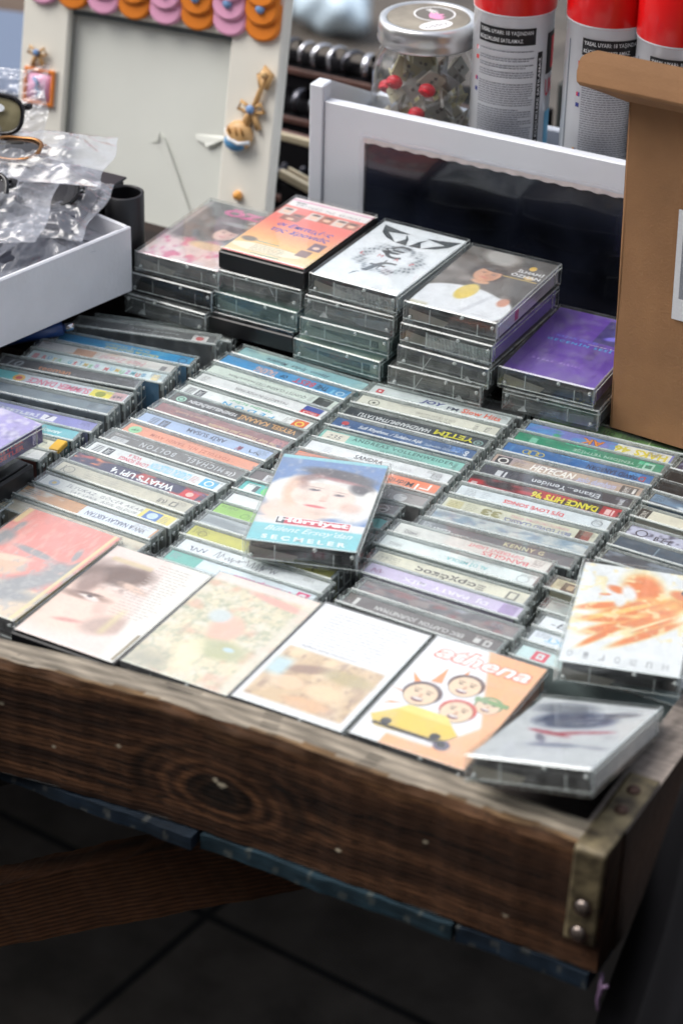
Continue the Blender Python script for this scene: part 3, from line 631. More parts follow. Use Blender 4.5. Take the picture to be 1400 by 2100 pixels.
COLD = [
 ('violet and white spine, yellow upside-down letters', (120,124,196), [('blot',8,2,.42,(88,150,206),.9), ('blot',6,2,.55,(70,60,150),.8), ('r',62,.2,99,12.2,(222,222,214)), ('blot',9,2,.7,(60,170,110),.9), ('t','AK',38,2.2,16,7.6,(40,28,40),FB(bold=.05)), ('t','AK',38.6,2.7,15,6.8,(230,140,40),FB(bold=.02)), ('t','46',61,2.4,11,7.8,(206,196,60),FB(bold=.04)), ('t','HAKS',75,2.4,22,8,(218,202,60),FB(bold=.04))]),
 ('green spine, thin white upside-down title', (42,136,104), [('blot',9,3,.56,(62,158,122),.7), ('t','YENİDEN YETMİŞE',40,3.4,42,5.4,(190,216,204),FB(bold=-.002)), ('r',10,3,15,9.4,(120,190,165)), ('r',88,2,95,10.6,(170,208,194)), ('r',89.4,4,93.6,8.6,(42,120,94)), ('l',84,9,3,4,1.8,(170,208,194))]),
 ('mid blue spine, gold crest and navy capitals', (52,106,168), [('g',20,6.2,3.8,.9,(196,180,92)), ('g',15.4,6.2,3,.8,(196,180,92)), ('g',24.6,6.2,3,.8,(196,180,92)), ('t','DAVID SANBORN',57,3.4,34,5.8,(26,34,74),FB(space=1.1)), ('t','D',91.6,3.2,4.6,6.2,(168,52,78),FB()), ('r',4,2,6,10,(74,128,182))]),
 ('tan spine, white brush lettering', (188,166,150), [('blot',9,3,.5,(160,150,170),.5), ('r',2,1.6,12,11,(58,54,56)), ('g',7,6.3,3.6,1.2,(226,222,220)), ('l',14,9.4,8,5,1.8,(110,100,96)), ('t','HEYECAN',26,2.8,30,7.8,(240,236,232),UB(bold=.03,shear=.2)), ('t','solo dumbam',58,2.8,26,6.8,(184,190,226),UB(shear=.3)), ('r',87,1.6,98,11,(92,86,86)), ('t','RMS',89,3,4,7,(226,222,220),dict(rot90=True)), ('r',95,3,96.8,9.6,(226,222,220))]),
 ('charcoal spine, white upside-down title', (68,68,78), [('t','Efsane...Yeniden',34,4,46,5.4,(214,218,226),FB(bold=.01)), ('r',10,2.6,14,9.4,(206,208,214)), ('r',15.6,2.6,17,9.4,(206,208,214)), ('poly',), ('t','RAKS',93,3,3,6.8,(210,212,220),dict(rot90=True,bold=.03))]),
 ('black and red spine, bold yellow letters', (46,30,36), [('blot',6,2,.48,(176,44,52),1.0), ('r',2,2,6,5,(200,170,172)), ('t',"DANCE HITS '96",42,2.6,44,7.6,(226,216,50),FB(bold=.04)), ('r',88,.4,99,12,(176,46,56)), ('r',91,3,94.5,9.6,(228,190,190)), ('r',95.4,3,96.6,9.6,(228,190,190))]),
 ('white spine, red upside-down letters', (212,220,226), [('t',"DJ'S LOVE SONGS",31,4,40,5.6,(212,54,66),FB(bold=.03)), ('l',5,9.4,8,5,1.8,(150,156,164)), ('g',93,6.3,3.6,.6,(110,120,130)), ('l',16,9.4,6,4,1.9,(170,176,184))]),
 ('cream spine, large olive number and blue print', (208,208,190), [('r',2,1.6,12,11,(196,190,150)), ('l',3,9,7,4,1.9,(120,116,80)), ('l',14,9.6,8,5,1.9,(140,140,120)), ('t','33',25,2.6,13,7.4,(148,144,104),FB(bold=.05)), ('t','BEST LOVED CLASSICS',41,1.4,44,4.4,(94,106,156),FB()), ('t','ROMANTIC ORCHESTRAL WORKS',44,7.2,38,3,(206,130,146),F), ('r',88,.6,97,12,(150,76,64)), ('r',88,.6,91.5,12,(88,60,52))]),
 ('cloudy pale blue and white spine', (200,210,212), [('blot',9,2,.42,(128,158,182),.9), ('blot',13,3,.55,(226,230,226),.9), ('blot',7,3,.68,(90,116,140),.7)]),
 ('grey spine, cream small capitals', (116,120,124), [('t','KENNY G',56,6.8,26,4.4,(214,208,170),UB(space=1.2)), ('t','BREATHLESS',56,1.6,26,3.6,(176,178,170),UB(space=1.15)), ('t','ARISTA',9,4,13,4.2,(214,216,220),UB(bold=.03)), ('l',26,6,8,1,2,(160,160,162))]),
 ('white spine, rose upside-down lettering', (218,218,214), [('r',5,2,16,8,(196,196,192)), ('t','Düzani',6.4,3.4,8,3.6,(110,108,108),UB()), ('t','BANGLES',58,1.6,30,4.8,(214,106,112),FB(bold=.01)), ('t','DIFFERENT LIGHT',47,7.4,36,3.6,(220,132,136),FB()), ('l',90,6,6,2,2,GREY)]),
 ('white spine, turquoise upside-down name', (218,226,226), [('r',4,2.6,14,7.6,(206,212,212)), ('t','Dizayn',5.4,3.6,7.6,3.4,(120,124,124),{}), ('t','AL Dİ MEOLA',43,3,27,4.8,(104,184,190),FB(bold=.02)), ('t','CASINO',49,8.6,14,2.4,(150,200,204),F), ('g',93,6,4,.5,(150,156,160),2.6)]),
 ('cream spine, bold dark Greek lettering', (218,214,196), [('l',4,9.4,6,4,1.9,(140,136,120)), ('l',12,9.4,6,4,1.9,(140,136,120)), ('t','Ξαρχάκος',28,2.6,46,6.8,(96,90,84),FB(bold=.035,space=1.1)), ('r',88,2,95,10.4,(120,116,108)), ('r',89.4,3.2,93.6,9.2,(218,214,196)), ('r',0,0,80,1.2,(214,188,110))]),
 ('lilac spine, pale upside-down lettering', (202,190,218), [('t','DJ  PARTY  MİX',24,3,56,6.4,(232,228,240),FB(bold=.03)), ('r',88,1,98,11.6,(168,146,190)), ('blot',7,2,.6,(180,166,202),.6), ('s',3,3,8,6,(170,120,160))]),
 ('see-through front and dark red insert', (84,76,82), [('blot',8,2,.45,(150,128,124),.9), ('blot',10,3,.62,(140,58,60),.9), ('blot',5,2,.66,(180,190,206),.8)]),
 ('brown grey spine, pale upside-down name', (112,104,102), [('t','ERIC CLAPTON  JOURNEYMAN',20,3.8,58,5.2,(206,204,202),FB(space=1.05)), ('r',6,2.4,8.4,9.8,(214,212,210)), ('r',84.6,4,88.6,8.6,(206,204,202)), ('r',91,3.4,95.6,9,(206,204,202)), ('r',92.2,4.6,94.4,7.8,(112,104,102))]),
]
dxD = [0,0,0,0,0,0,0,-1,0,-2,-9,-10,-7,-3,3,1]
for k, (d, b, it) in enumerate(COLD):
    it = [i for i in it if i[0] != 'poly']; yaw = 4.0 if k < 9 else (4.0-(k-8)*.75)
    yl = -16.7*k-(0 if k < 14 else .5)
    if k >= 9: yl += (k-8)*.55
    t = spine(d, 'D', k, b, it, (223.7-.4*k+dxD[k], yl), z=random.uniform(-1.0,.8)+(2.5 if k in (10,11,13) else 0), yaw=yaw, where=placed('fourth', k), kind='frost' if k in (14,8) else 'clear')
COLE = [
 ('dark violet spine under the carton', (62,60,92), [('blot',9,3,.6,(200,206,220),.9)]),
 ('brown black spine by the carton', (70,62,66), [('r',14,3,20,7,(200,196,196)), ('blot',9,2,.6,(110,96,92),.6)]),
 ('clear front and dark interior', (66,70,76), [('blot',7,2,.55,(120,130,136),.8)]),
 ('bluish see-through front', (110,138,166), [('blot',6,2,.5,(66,80,100),.9), ('blot',9,3,.66,(210,220,230),.9)]),
 ('cream spine with a small black tab', (220,216,200), [('r',0,0.2,7,12.3,(48,46,48)), ('t','SONY',1.6,2.2,4,8,(226,222,214),dict(rot90=True))]),
 ('speckled lilac spine, bold black capitals', (190,192,214), [('blot',22,4,.52,(72,70,92),.9), ('g',9,6.3,4,1,(60,58,76)), ('t','ERCAN',38,1.4,40,8,(36,34,44),UB(bold=.05)), ('t','B E L',18,2.4,12,5,(44,44,60),UB())]),
 ('ribbed slate blue tape showing', (64,82,100), [('r',26,1,27,11.6,(120,140,156)), ('r',64,1,65,11.6,(120,140,156))]+[('r',3+i*1.1,2,3.4+i*1.1,10.4,(84,102,120)) for i in range(20)]),
 ('dark see-through front', (70,76,88), [('blot',6,2,.5,(122,132,146),.9), ('blot',6,2,.7,(180,184,196),.8)]),
 ('pale spine, bold red upright capitals', (214,224,230), [('t','HOMI',22,2.6,30,8.2,(206,44,56),UB(bold=.05)), ('l',7,9,10,4,1.9,(150,160,166))]),
 ('cream spine with two tiny photographs', (206,200,172), [('r',6,1.6,18,11,(92,84,74)), ('r',9,4,13,9,(190,170,140)), ('r',24,1.6,36,11,(124,108,96)), ('o',30,6.4,3,(196,150,120))]),
 ('plain greenish grey spine', (150,158,154), [('blot',6,2,.5,(180,186,182),.8)]),
 ('white spine with black handwriting', (224,228,234), [('t','-ER)-4-',6,2.8,34,6.8,(66,66,76),UB(shear=.2,bold=.0))]),
 ('pale spine, light blue letters', (220,226,236), [('t','LÜCE TRIXT',9,3.2,46,6.2,(132,188,220),FB(bold=.02))]),
 ('pale teal spine with a red square mark', (200,222,224), [('r',9,1.8,18,11,(216,78,96)), ('r',11.4,3.8,15.6,9.2,(214,226,228)), ('r',12.6,5.4,14.4,7.4,(216,78,96))]),
]
yE = [4,-12.5,-29,-45.5,-66,-88,-105,-123,-148,-171,-190,-207,-224,-241]; xE = [331,331,332,332,332,334,333,333,333,320,325,329,330,330]
for k, (d, b, it) in enumerate(COLE):
    spine(d, 'E', k, b, it, (xE[k], yE[k]), z=random.uniform(-1.5,.5)+(-3 if k > 9 else 0), yaw=-.8+(.8 if k > 8 else 0), where=placed('rightmost', k), kind='smoke' if k in (1,2) else 'clear', cardless=False)
COLA = [
 ('black spine with thin white script', (40,44,48), [('t','Sezen Jandary',38,6.4,36,3.6,(170,178,182),dict(shear=.3,space=1.2)), ('t','Bir zaman Bir şarkılar',38,2.2,34,2.6,(150,158,162),{}), ('r',84,1.8,95,10.6,(224,222,222)), ('o',89.5,6.2,3,(206,56,56)), ('s',7,3,8,6,(110,114,120),dict(n=5,th=.9))], (-115.5,-33,4,14), 'frost'),
 ('bright blue spine, yellow lettering', (42,142,196), [('t','KİRDİLER GELDİ BENİ',36,2.6,40,4,(206,196,110),FB()), ('t','İLAHİ TÜRKÜ',34,7.6,34,2.6,(190,190,130),FB()), ('g',94,6,3.4,.8,(28,90,130)), ('blot',8,2,.62,(80,166,206),.7)], (-118.5,-54,1,8), 'clear'),
 ('white spine, brown patch and red script', (214,212,210), [('blot',9,2,.6,(208,176,156),.8), ('r',27,1,42,11,(196,150,122)), ('t','Hızlı Zewali',46,3,34,6,(202,136,148),dict(flip=True,shear=.3)), ('r',92,3,96,9,(120,120,124))], (-121.5,-75,3,8.5), 'clear'),
 ('white spine, many coloured letters', (206,222,226), [], (-118,-92,4,9), 'clear'),
 ('grey spine, orange lower-case name', (84,84,88), [('t','teoman',28,3.2,24,5,(216,142,96),UB(bold=.01)), ('t','gönülçelen',54,3.2,32,5.2,(118,118,124),{}), ('t','10',5,2.4,11,8,(170,176,182),UB(shear=.2))], (-129,-110,4,9.5), 'clear'),
 ('pastel spine, pink SUMMER lettering', (206,216,226), [('r',0,0,18,12.5,(120,200,204)), ('o',21,6.2,4.4,(232,184,84)), ('o',21,6.2,2.4,(210,80,80)), ('t','SUMMER DANCE',28,2.6,46,7.2,(216,98,134),FB(shear=.1)), ('r',75,1,90,11.4,(230,216,96)), ('o',82,6,3.6,(150,156,70)), ('r',90,.4,99.6,12.2,(200,160,164)), ('s',91,3,7,6,(90,80,90))], (-125,-128,4,8), 'clear'),
 ('clear case showing torn black paper', (128,140,150), [('blot',7,3,.5,(96,112,130),.8)], (-125.5,-145.5,4,7), 'clear'),
 ('lilac spine, white capitals and a seven', (146,146,206), [('t','KASETLERİ',26,4.2,34,5,(226,228,240),UB(bold=.03,space=1.15)), ('r',62,3,72,9.6,(232,232,240)), ('t','7',65,4.2,4,6,(60,56,120),UB(bold=.03))], (-126,-163.5,0,6), 'clear'),
 ('turquoise spine, white small name', (104,180,192), [('t','OYGAR N',26,4.2,14,4.4,(196,224,228),F), ('t','ARMONİ',72,3.6,18,4.6,(226,238,240),FB(bold=.03))], (-130,-180,0,6.5), 'clear'),
 ('cream spine with a yellow corner', (206,204,184), [('l',40,9,50,4,2,(170,168,150)), ('r',0,0,100,2,(206,190,110))], (-132,-197,-1,6.5), 'clear'),
 ('white spine with a code number', (220,218,216), [('t','CD 512',64,3.2,24,6,(100,98,100),FB(bold=.02)), ('l',84,6,8,2,2,GREY)], (-134,-214,-1,7.5), 'clear'),
]
for k, (d, b, it, (x, y, z, yaw), kd) in enumerate(COLA):
    if k == 3:
        pal = [(214,92,96),(100,160,200),(224,190,90),(120,180,130),(190,120,180),(90,170,190)]; it = []
        for i, ch in enumerate('RÜYA GİTMİŞ MUMUZMUŞ'):
            if ch != ' ': it.append(('t', ch, 10+i*3.9, 3.4+.8*math.sin(i*2), 2.9, 5, pal[i%6], UB(bold=.03)))
        it += [('r',3,2,7,9,(206,150,156)), ('r',92,2,97,10,(226,206,150))]
    t = spine(d, 'A', k, b, it, (x, y+T*.1), z=z, yaw=yaw, where=placed('leftmost', k), kind=kd, side=(86,140,180) if k in (1,3) else ((150,70,56) if k == 10 else None))
    if k == 9:
        mb = MB(); mb.box((102,1.5,67.2),(109.6,14.4,71), mat('yellow_tape', (212,168,62), .5, var=.15), ch=.6); mb.build('tape_patch', t)
    if k == 6:
        mb = MB(); pts = [(2+i*2.1, -.5+1.2*math.sin(i*1.7)+(i%3)*.5) for i in range(48)]
        mb.grid(lambda u, v: (3+u*97, -.9-.6*math.sin(u*31)*(1-v)+v*0.0, 50+v*(13+2*math.sin(u*21)+1.2*math.sin(u*57))), 70, 2, mat('torn_black_paper', (30,30,44), .6)); mb.build('torn_paper', t)

# extra spines half hidden below the stacks and the carton
spine('', '', 0, (96,86,82), [('blot',7,2,.5,(70,62,60),.8)], (110.5, 11.5), z=-2, yaw=3.5, label='brown grey cassette spine half hidden beneath the tall cassette stack', kind='frost')
spine('', '', 0, (74,126,52), [('blot',6,2,.5,(46,88,34),.8), ('t','UO  LOD',44,3.4,24,5.4,(34,60,28),UB(space=1.3)), ('r',76,0,77,12,(160,190,120))], (226.5, 16.8), z=0, yaw=4, label='green cassette spine tucked against the foot of the brown carton', kind='clear')
spine('', '', 0, (188,192,188), [('blot',7,2,.5,(150,156,156),.8)], (-112,-15.5), z=0, yaw=14, label='pale grey cassette spine behind the black one at upper left', kind='clear')
spine('', '', 0, (212,200,176), [('blot',7,2,.5,(188,168,140),.8), ('s',60,3,30,6,(120,110,100))], (-122,-262), z=-3, yaw=0, label='cream cassette spine at the left edge in front of the black box', kind='clear')

# ------------------------------------------------------------------ lying cassettes
def cover_card(t, pic=None, items=None, base=(60,60,62), spine_col=(120,120,120), sp=None, full=False):
    mb = MB(); cd = Card(mb, (1.7, 1.8, T-1.95), (66.6/65,0,0), (0,105.4/103,0))
    if full: cd = Card(mb, (.9, .9, T-1.3), (68.2/65,0,0), (0,107.2/103,0))
    if pic is not None: cd.raster(65, 103, pic.a)
    else: cd.rect(0, 0, 65, 103, base, 0.0)
    if items: items(cd)
    mb.add([(68.35,3,2.2),(68.35,106,2.2),(68.35,106,T-2),(68.35,3,T-2)], [(0,1,2,3)], PRINT, spine_col)
    if sp: sp(Card(mb, (68.4,3,2.2), (0,1,0), (0,0,1)))
    return mb.build('cover_card', t)
def lying(label, loc, yaw=0, kind='clear', pic=None, items=None, spine_col=(120,120,120), tape=TLY, pitch=0, roll=0, group='cassettes lying flat', base=(60,60,62), sp=None):
    """loc: near left corner of the underside"""
    t = thing('cassette', label, 'cassette tape', loc, (math.radians(pitch), math.radians(roll), math.radians(yaw)), group)
    if 'front of the tray' in group or 'loose' in group: t.scale = (1.025, 1.025, 1)
    if kind == 'black':
        mb = MB(); mb.box((0,0,0), (70,109,13.2), BLACKP, ch=.9); mb.box((.6,1.2,13.2), (69.4,108.4,T), CLEAR, ch=.6, em=EDGE); mb.build('case', t)
    else: link('case', CL[kind], t)
    if tape is not None and kind != 'black': link('tape', tape, t)
    cover_card(t, pic, items, base, spine_col, sp, full=(kind == 'lid'))
    return t
SK = (228,182,152)
def pic_red():
    p = Pic(65, 103, .8, (226,104,90)); p.a *= (.93+.12*p.noise(6, 9))[..., None]
    p.band(0, -1, -.30, (222,190,150), .03); p.rect(.0,.0,.6,.1,(120,172,196),.03)
    p.ell(.30,.42,.30,.17,(222,168,128),.25,.2); p.ell(.34,.50,.22,.05,(236,196,160),.5,.3)
    for cx, cy, rx, ry, a in ((.72,.34,.30,.12,.9),(.5,.16,.5,.10,.25),(.86,.52,.13,.16,.4),(.1,.66,.10,.14,0),(.12,.8,.035,.10,0),(.84,.72,.03,.11,.2),(.92,.62,.03,.12,-.3),(.5,.62,.22,.045,-.1)):
        p.ell(cx, cy, rx, ry, (112,116,120), .6, a)
    p.blot(22, 30, .5, (150,150,150), .2, .7, (p.Y < .6)*1.0); p.blot(40, 14, .55, (236,170,150), .2, .5, (p.Y > .5)*1.0); p.rect(.93,0,.965,1,(226,204,130),.01); p.rect(0,.83,.06,1,(232,196,120),.02); return p
def pic_brown():
    p = Pic(65, 103, .6, (226,208,202)); p.ell(.15,.35,.55,.42,(232,200,186),.4)
    p.blot(5, 4, .4, (120,96,88), .3, .8, np.clip(1-((p.X-.28)/.42)**2-((p.Y-.66)/.28)**2, 0, 1)*1.6)
    p.ell(.30,.74,.30,.16,(112,90,82),.5,.35); p.ell(.52,.66,.16,.05,(216,186,170),.6,-.2); p.ell(.22,.47,.23,.055,(150,120,108),.7,.1); p.ell(.30,.46,.08,.03,(226,206,200),.6)
    p.ell(.64,.28,.22,.14,(186,160,150),.6,.6); p.ell(.13,.6,.10,.20,(150,124,116),.7); p.blot(18, 24, .5, (110,88,80), .25, .5, np.clip(1.3-((p.X-.40)/.30)**2-((p.Y-.72)/.17)**2, 0, 1)); p.ell(.24,.50,.12,.022,(96,74,68),.6,.15,.8); p.ell(.25,.475,.09,.018,(246,238,234),.6,.1,.8); p.ell(.26,.478,.03,.016,(80,70,72),.5); p.ell(.44,.40,.06,.10,(206,172,160),.9,.4,.7); p.ell(.30,.22,.13,.03,(196,130,124),.7,.25,.7); p.rect(.08,.86,.5,.90,(206,186,140),.02,.7); p.rect(.62,.2,.68,.45,(214,204,150),.05,.6)
    p.band(1, .25, .86, (224,220,214), .06); return p
def pic_garden():
    p = Pic(65, 103, .8, (220,206,166)); p.blot(9, 12, .45, (164,168,130), .3, .7, (p.Y > .35)*1.0); p.blot(24, 30, .5, (120,140,110), .2, .5); p.blot(30, 40, .6, (236,226,200), .2, .6); p.blot(12, 16, .55, (222,216,196), .25, .8)
    p.blot(7, 9, .6, (208,150,116), .2, .7); p.ell(.50,.52,.14,.20,(236,168,140),.5); p.ell(.36,.62,.10,.10,(190,205,205),.5); p.ell(.62,.34,.24,.14,(168,172,118),.6)
    p.ell(.68,.36,.05,.03,(170,205,222),.4); p.rect(0,.93,1,1,(232,214,206),.03); p.ell(.7,.88,.3,.05,(220,150,130),.6,-.15); p.rect(.0,.0,.35,.16,(140,140,120),.15,.8); p.rect(.9,0,1,1,(226,214,196),.05,.7); p.ell(.42,.22,.10,.26,(240,226,180),.7,.15,.8); return p
def pic_lovers():
    p = Pic(65, 103, .8, (228,230,232)); m = np.clip((.56-p.Y)/.02, 0, 1)*np.clip((p.X-.04)/.02, 0, 1)*np.clip((.95-p.X)/.02, 0, 1)*np.clip((p.Y-.05)/.02, 0, 1)
    p.mix(m, (204,172,126)); p.blot(6, 6, .45, (232,204,160), .3, .9, m); p.blot(8, 8, .6, (150,114,84), .25, .8, m); p.blot(22, 26, .58, (132,98,76), .2, .6, m)
    p.ell(.36,.40,.20,.06,(142,106,82),.6,.4); p.ell(.30,.25,.14,.10,(226,188,146),.4); p.ell(.62,.25,.16,.11,(230,196,150),.4); p.ell(.7,.42,.22,.09,(176,156,104),.6); p.rect(.04,.28,.2,.44,(178,208,216),.06)
    p.ell(.58,.12,.22,.08,(214,164,112),.5); return p
def pic_band():
    p = Pic(65, 103, .8, (230,232,236)); p.band(1, .62, 1.10, (240,166,104), .02); p.band(1, -.9, .56, (240,166,104), .03, .9); p.mix(np.clip((.10-p.Y)/.02, 0, 1)*(p.X > .25), (240,166,104)); return p
def it_band(c):
    O = (236,146,74)
    for a in ((16,62,19,78),(10,55,4,66),(8,46,-1,48),(26,66,30,82),(6,36,2,32)):
        c.poly([(a[0],a[1]),(a[2],a[3]),(a[0]+6,a[1]+1)], O, .05)
    c.text('athena', 6, 84, 56, 14, (214,96,60), bold=.05, shear=.25); c.text('athena', 7, 85, 54, 12, (246,240,236), bold=.022, shear=.25)
    def head(u, v, r, hair, face=(232,206,174)):
        c.disc(u, v+r*.22, r*1.12, hair, r*1.1); c.disc(u, v, r*.95, face, r*1.05); c.ring(u, v, r*.97, .35, (96,70,60), r*1.07)
        c.disc(u, v-r*.5, r*.36, (110,40,50), r*.22); c.disc(u, v-r*.42, r*.3, (240,238,236), r*.09)
        for s in (-1,1): c.disc(u+s*r*.36, v+r*.22, r*.16, (60,44,44), r*.07); c.rect(u+s*r*.36-r*.22, v+r*.42, u+s*r*.36+r*.22, v+r*.5, (80,54,48))
        c.disc(u+r*.05, v-r*.08, r*.12, (206,166,136), r*.2)
    head(52, 56, 7, (128,160,104)); c.rect(43, 58, 62, 62, (120,156,98)); head(34, 66, 9, (104,72,62)); head(40, 43, 9, (206,84,64)); head(17, 48, 9.5, (92,66,66))
    c.poly([(2,20),(8,12),(44,14),(50,24),(44,30),(12,31)], (226,196,74)); c.poly([(12,31),(16,37),(38,37),(44,30)], (236,214,112)); c.rect(6,13,44,15.5,(90,70,80)); c.disc(40,18,3,(240,236,190)); c.disc(12,18,3,(240,236,190)); c.disc(46,13,4.4,(92,84,110)); c.disc(46,13,2.4,(200,200,214))
def pic_fire():
    p = Pic(65, 103, .8, (228,231,236)); O = (226,126,76); Y = (240,208,120)
    for cx, cy, rx, ry, a in ((.55,.80,.16,.22,.2),(.80,.66,.20,.10,.8),(.52,.60,.30,.10,.5),(.70,.50,.12,.24,-.6),(.44,.42,.34,.06,.55),(.30,.46,.24,.05,.2),(.22,.58,.2,.045,.4),(.66,.36,.34,.045,.75),(.9,.78,.12,.07,-.4),(.3,.3,.26,.035,.9)):
        p.ell(cx, cy, rx*1.12, ry*1.3, Y, .7, a, .8); p.ell(cx, cy, rx, ry, O, .5, a)
    p.ell(.40,.55,.40,.035,Y,.8,.62,.8); p.ell(.52,.46,.40,.02,O,.8,.68,.9); p.ell(.60,.42,.36,.015,(250,236,190),.8,.74,.9); p.ell(.34,.76,.10,.05,O,.6,-.5); p.ell(.24,.70,.05,.018,O,.6,.2); p.blot(14, 22, .62, (240,222,170), .15, .8, (p.Y > .3)*1.0); p.ell(.44,.74,.06,.12,(230,232,236),.6,.3); p.ell(.38,.66,.05,.10,(230,232,236),.6); return p
def pic_fish():
    p = Pic(65, 103, .8, (214,216,220)); p.ell(.46,.70,.32,.21,(56,64,98),.4,.35); p.ell(.28,.86,.24,.14,(110,114,128),.7,.2); p.ell(.76,.84,.16,.06,(90,92,110),.6,.5)
    p.ell(.62,.52,.25,.034,(176,34,62),.4,.38); p.ell(.38,.47,.19,.036,(176,34,62),.4,-.25); p.ell(.52,.30,.20,.05,(132,136,156),.7,.2); p.ell(.36,.38,.035,.11,(120,120,140),.6,.5); p.ell(.84,.32,.10,.04,(150,150,166),.7); p.blot(8,12,.6,(196,198,204),.3,.7); return p
def pic_singer():
    p = Pic(65, 103, .55, (226,224,226)); p.rect(0,.28,1,1,(88,122,182),.01); p.ell(.52,.56,.56,.38,(234,229,226),.10); p.ell(.30,.36,.34,.20,(236,206,190),.4); p.ell(.24,.60,.10,.26,(232,186,160),.6)
    p.ell(.84,.48,.20,.30,(230,226,224),.4)
    p.ell(.52,.56,.30,.24,(240,214,202),.12,-.1); p.ell(.60,.815,.34,.10,(66,58,64),.45,-.18); p.ell(.84,.70,.11,.12,(70,62,68),.6,.25); p.ell(.36,.77,.14,.06,(120,84,82),.8,.5,.8); p.ell(.30,.68,.05,.09,(150,104,98),.9,.1,.6); p.ell(.93,.60,.05,.12,(228,224,222),.5)
    p.ell(.42,.655,.08,.008,(150,116,110),.9,-.1,.7); p.ell(.66,.625,.07,.008,(150,116,110),.9,-.15,.7); p.ell(.42,.618,.06,.016,(196,170,170),.9); p.ell(.66,.585,.055,.015,(196,170,170),.9); p.ell(.42,.622,.05,.011,(60,52,66),.6); p.ell(.66,.589,.046,.011,(60,52,66),.6); p.ell(.42,.633,.06,.005,(70,54,60),.6,-.1); p.ell(.66,.601,.056,.005,(70,54,60),.6,-.12); p.ell(.53,.51,.035,.010,(206,150,140),.8); p.ell(.56,.56,.014,.05,(226,184,170),.9,0,.7); p.ell(.34,.52,.08,.06,(238,190,172),.9,0,.5); p.ell(.55,.37,.14,.03,(226,186,170),.9,0,.6); p.ell(.53,.53,.03,.05,(222,172,156),.8,0,.6)
    p.ell(.48,.44,.10,.022,(216,84,90),.5,-.1); p.ell(.62,.76,.22,.03,(226,120,120),.8,-.2,.5); p.ell(.8,.46,.10,.08,(226,170,150),.8,0,.6); p.blot(16, 24, .6, (230,216,212), .3, .35, (p.Y > .2)*1.0); p.blot(9, 7, .5, (94,82,84), .3, .6, np.clip(1-((p.X-.56)/.42)**2-((p.Y-.81)/.13)**2, 0, 1)); p.rect(0,0,1,.20,(112,196,208),.01); p.rect(0,.965,1,1,(130,200,214),.01); return p
def it_singer(c):
    c.rect(12, 21.5, 57, 30, (238,236,238)); c.rect(17.5, 22.3, 56.3, 29.2, (206,54,76)); c.rect(12.6, 22.3, 17.5, 29.2, (70,64,72)); c.text('Hürriyet', 13.6, 22.8, 42, 6.8, (242,242,244), bold=.045)
    c.text("Bülent Ersoy'dan", 8, 11.6, 52, 7.4, (226,238,242), bold=.01, shear=.45); c.text('SEÇMELER', 8, 2.6, 50, 5.8, (236,242,244), bold=.035, space=1.5)
def pic_roses():
    p = Pic(65, 103, .8, (78,82,84)); p.blot(12, 14, .55, (120,126,120), .3, .6); p.mix(np.clip((.34-p.Y+.12*p.noise(5,5))/.1, 0, 1), (232,206,206))
    p.blot(7, 9, .5, (216,74,128), .2, .9, np.clip((.45-p.Y)/.1, 0, 1)); p.blot(9, 11, .6, (240,232,226), .2, .8, np.clip((.4-p.Y)/.1, 0, 1)); p.ell(.6,.32,.24,.09,(232,196,150),.5)
    p.ell(.62,.58,.26,.19,(44,38,42),.35); p.face(.60, .55, .16, (238,200,182), (46,38,42), -.2, (200,140,130)); p.ell(.62,.72,.2,.05,(150,160,160),.7); p.rect(0,0,.06,1,(200,190,188),.02,.7); return p
def it_roses(c): c.text('ÖZC', 18, 86, 44, 13, (226,82,158), bold=.06); c.text('AN', 44, 80, 12, 5, (220,220,224), bold=.02)
def pic_greek():
    p = Pic(65, 103, .8, (224,90,80)); p.a = p.a*(p.Y[..., None] > .2)+(p.Y[..., None] <= .2)*p.a; t = np.clip((.62-p.Y)/.42, 0, 1); p.mix(t, (236,186,104))
    p.rect(0,.86,1,1,(226,222,222),.01); p.rect(0,.955,1,.97,(206,90,150),.005)
    for i, x in enumerate((.10,.27,.44,.60,.76,.90)):
        y = .77-(.07 if i in (1,) else 0); p.rect(x-.08,y-.06,x+.08,y+.06,(150,78,60) if i%2 else (206,190,180),.01); p.ell(x, y-.01, .045, .035, (224,176,146), .3); p.ell(x, y+.03, .05, .025, (60,40,40), .4)
    p.rect(.12,.63,.34,.71,(120,60,50),.01); p.ell(.23,.66,.05,.03,(220,170,140),.3)
    p.rect(0,0,1,.16,(226,196,140),.04); p.ell(.42,.14,.42,.10,(232,222,190),.1,.02); p.ell(.72,.05,.3,.05,(224,206,160),.4); p.rect(.78,.28,.93,.40,(90,70,90),.01); p.ell(.855,.33,.04,.035,(220,180,160),.3); p.rect(.74,.16,.88,.26,(110,80,80),.01); p.rect(0,0,1,.02,(190,70,90),.01); p.ell(.12,.24,.09,.06,(90,80,70),.5); return p
def it_greek(c):
    c.text('ΕΠΙΤΥΧΙΕΣ  ΤΗΣ  ΧΡΟΝΙΑΣ', 7, 90, 52, 3.4, (96,92,100), space=1.2); c.text('ΜΙΝΩΣ', 5, 94.4, 8, 2.6, (60,60,66), bold=.03)
    c.text('οι Επιτυχίες', 12, 53, 44, 8, (74,92,176), bold=.02, shear=.3); c.text('της Χρονιάς', 12, 43.5, 46, 8, (74,92,176), bold=.02, shear=.3)
    c.lines(16, 20, 30, 6, 2.3, (140,130,110), .5); c.rect(14, 23.5, 32, 24.5, (120,160,150)); c.rect(20, 4.5, 42, 5.5, (120,160,150))
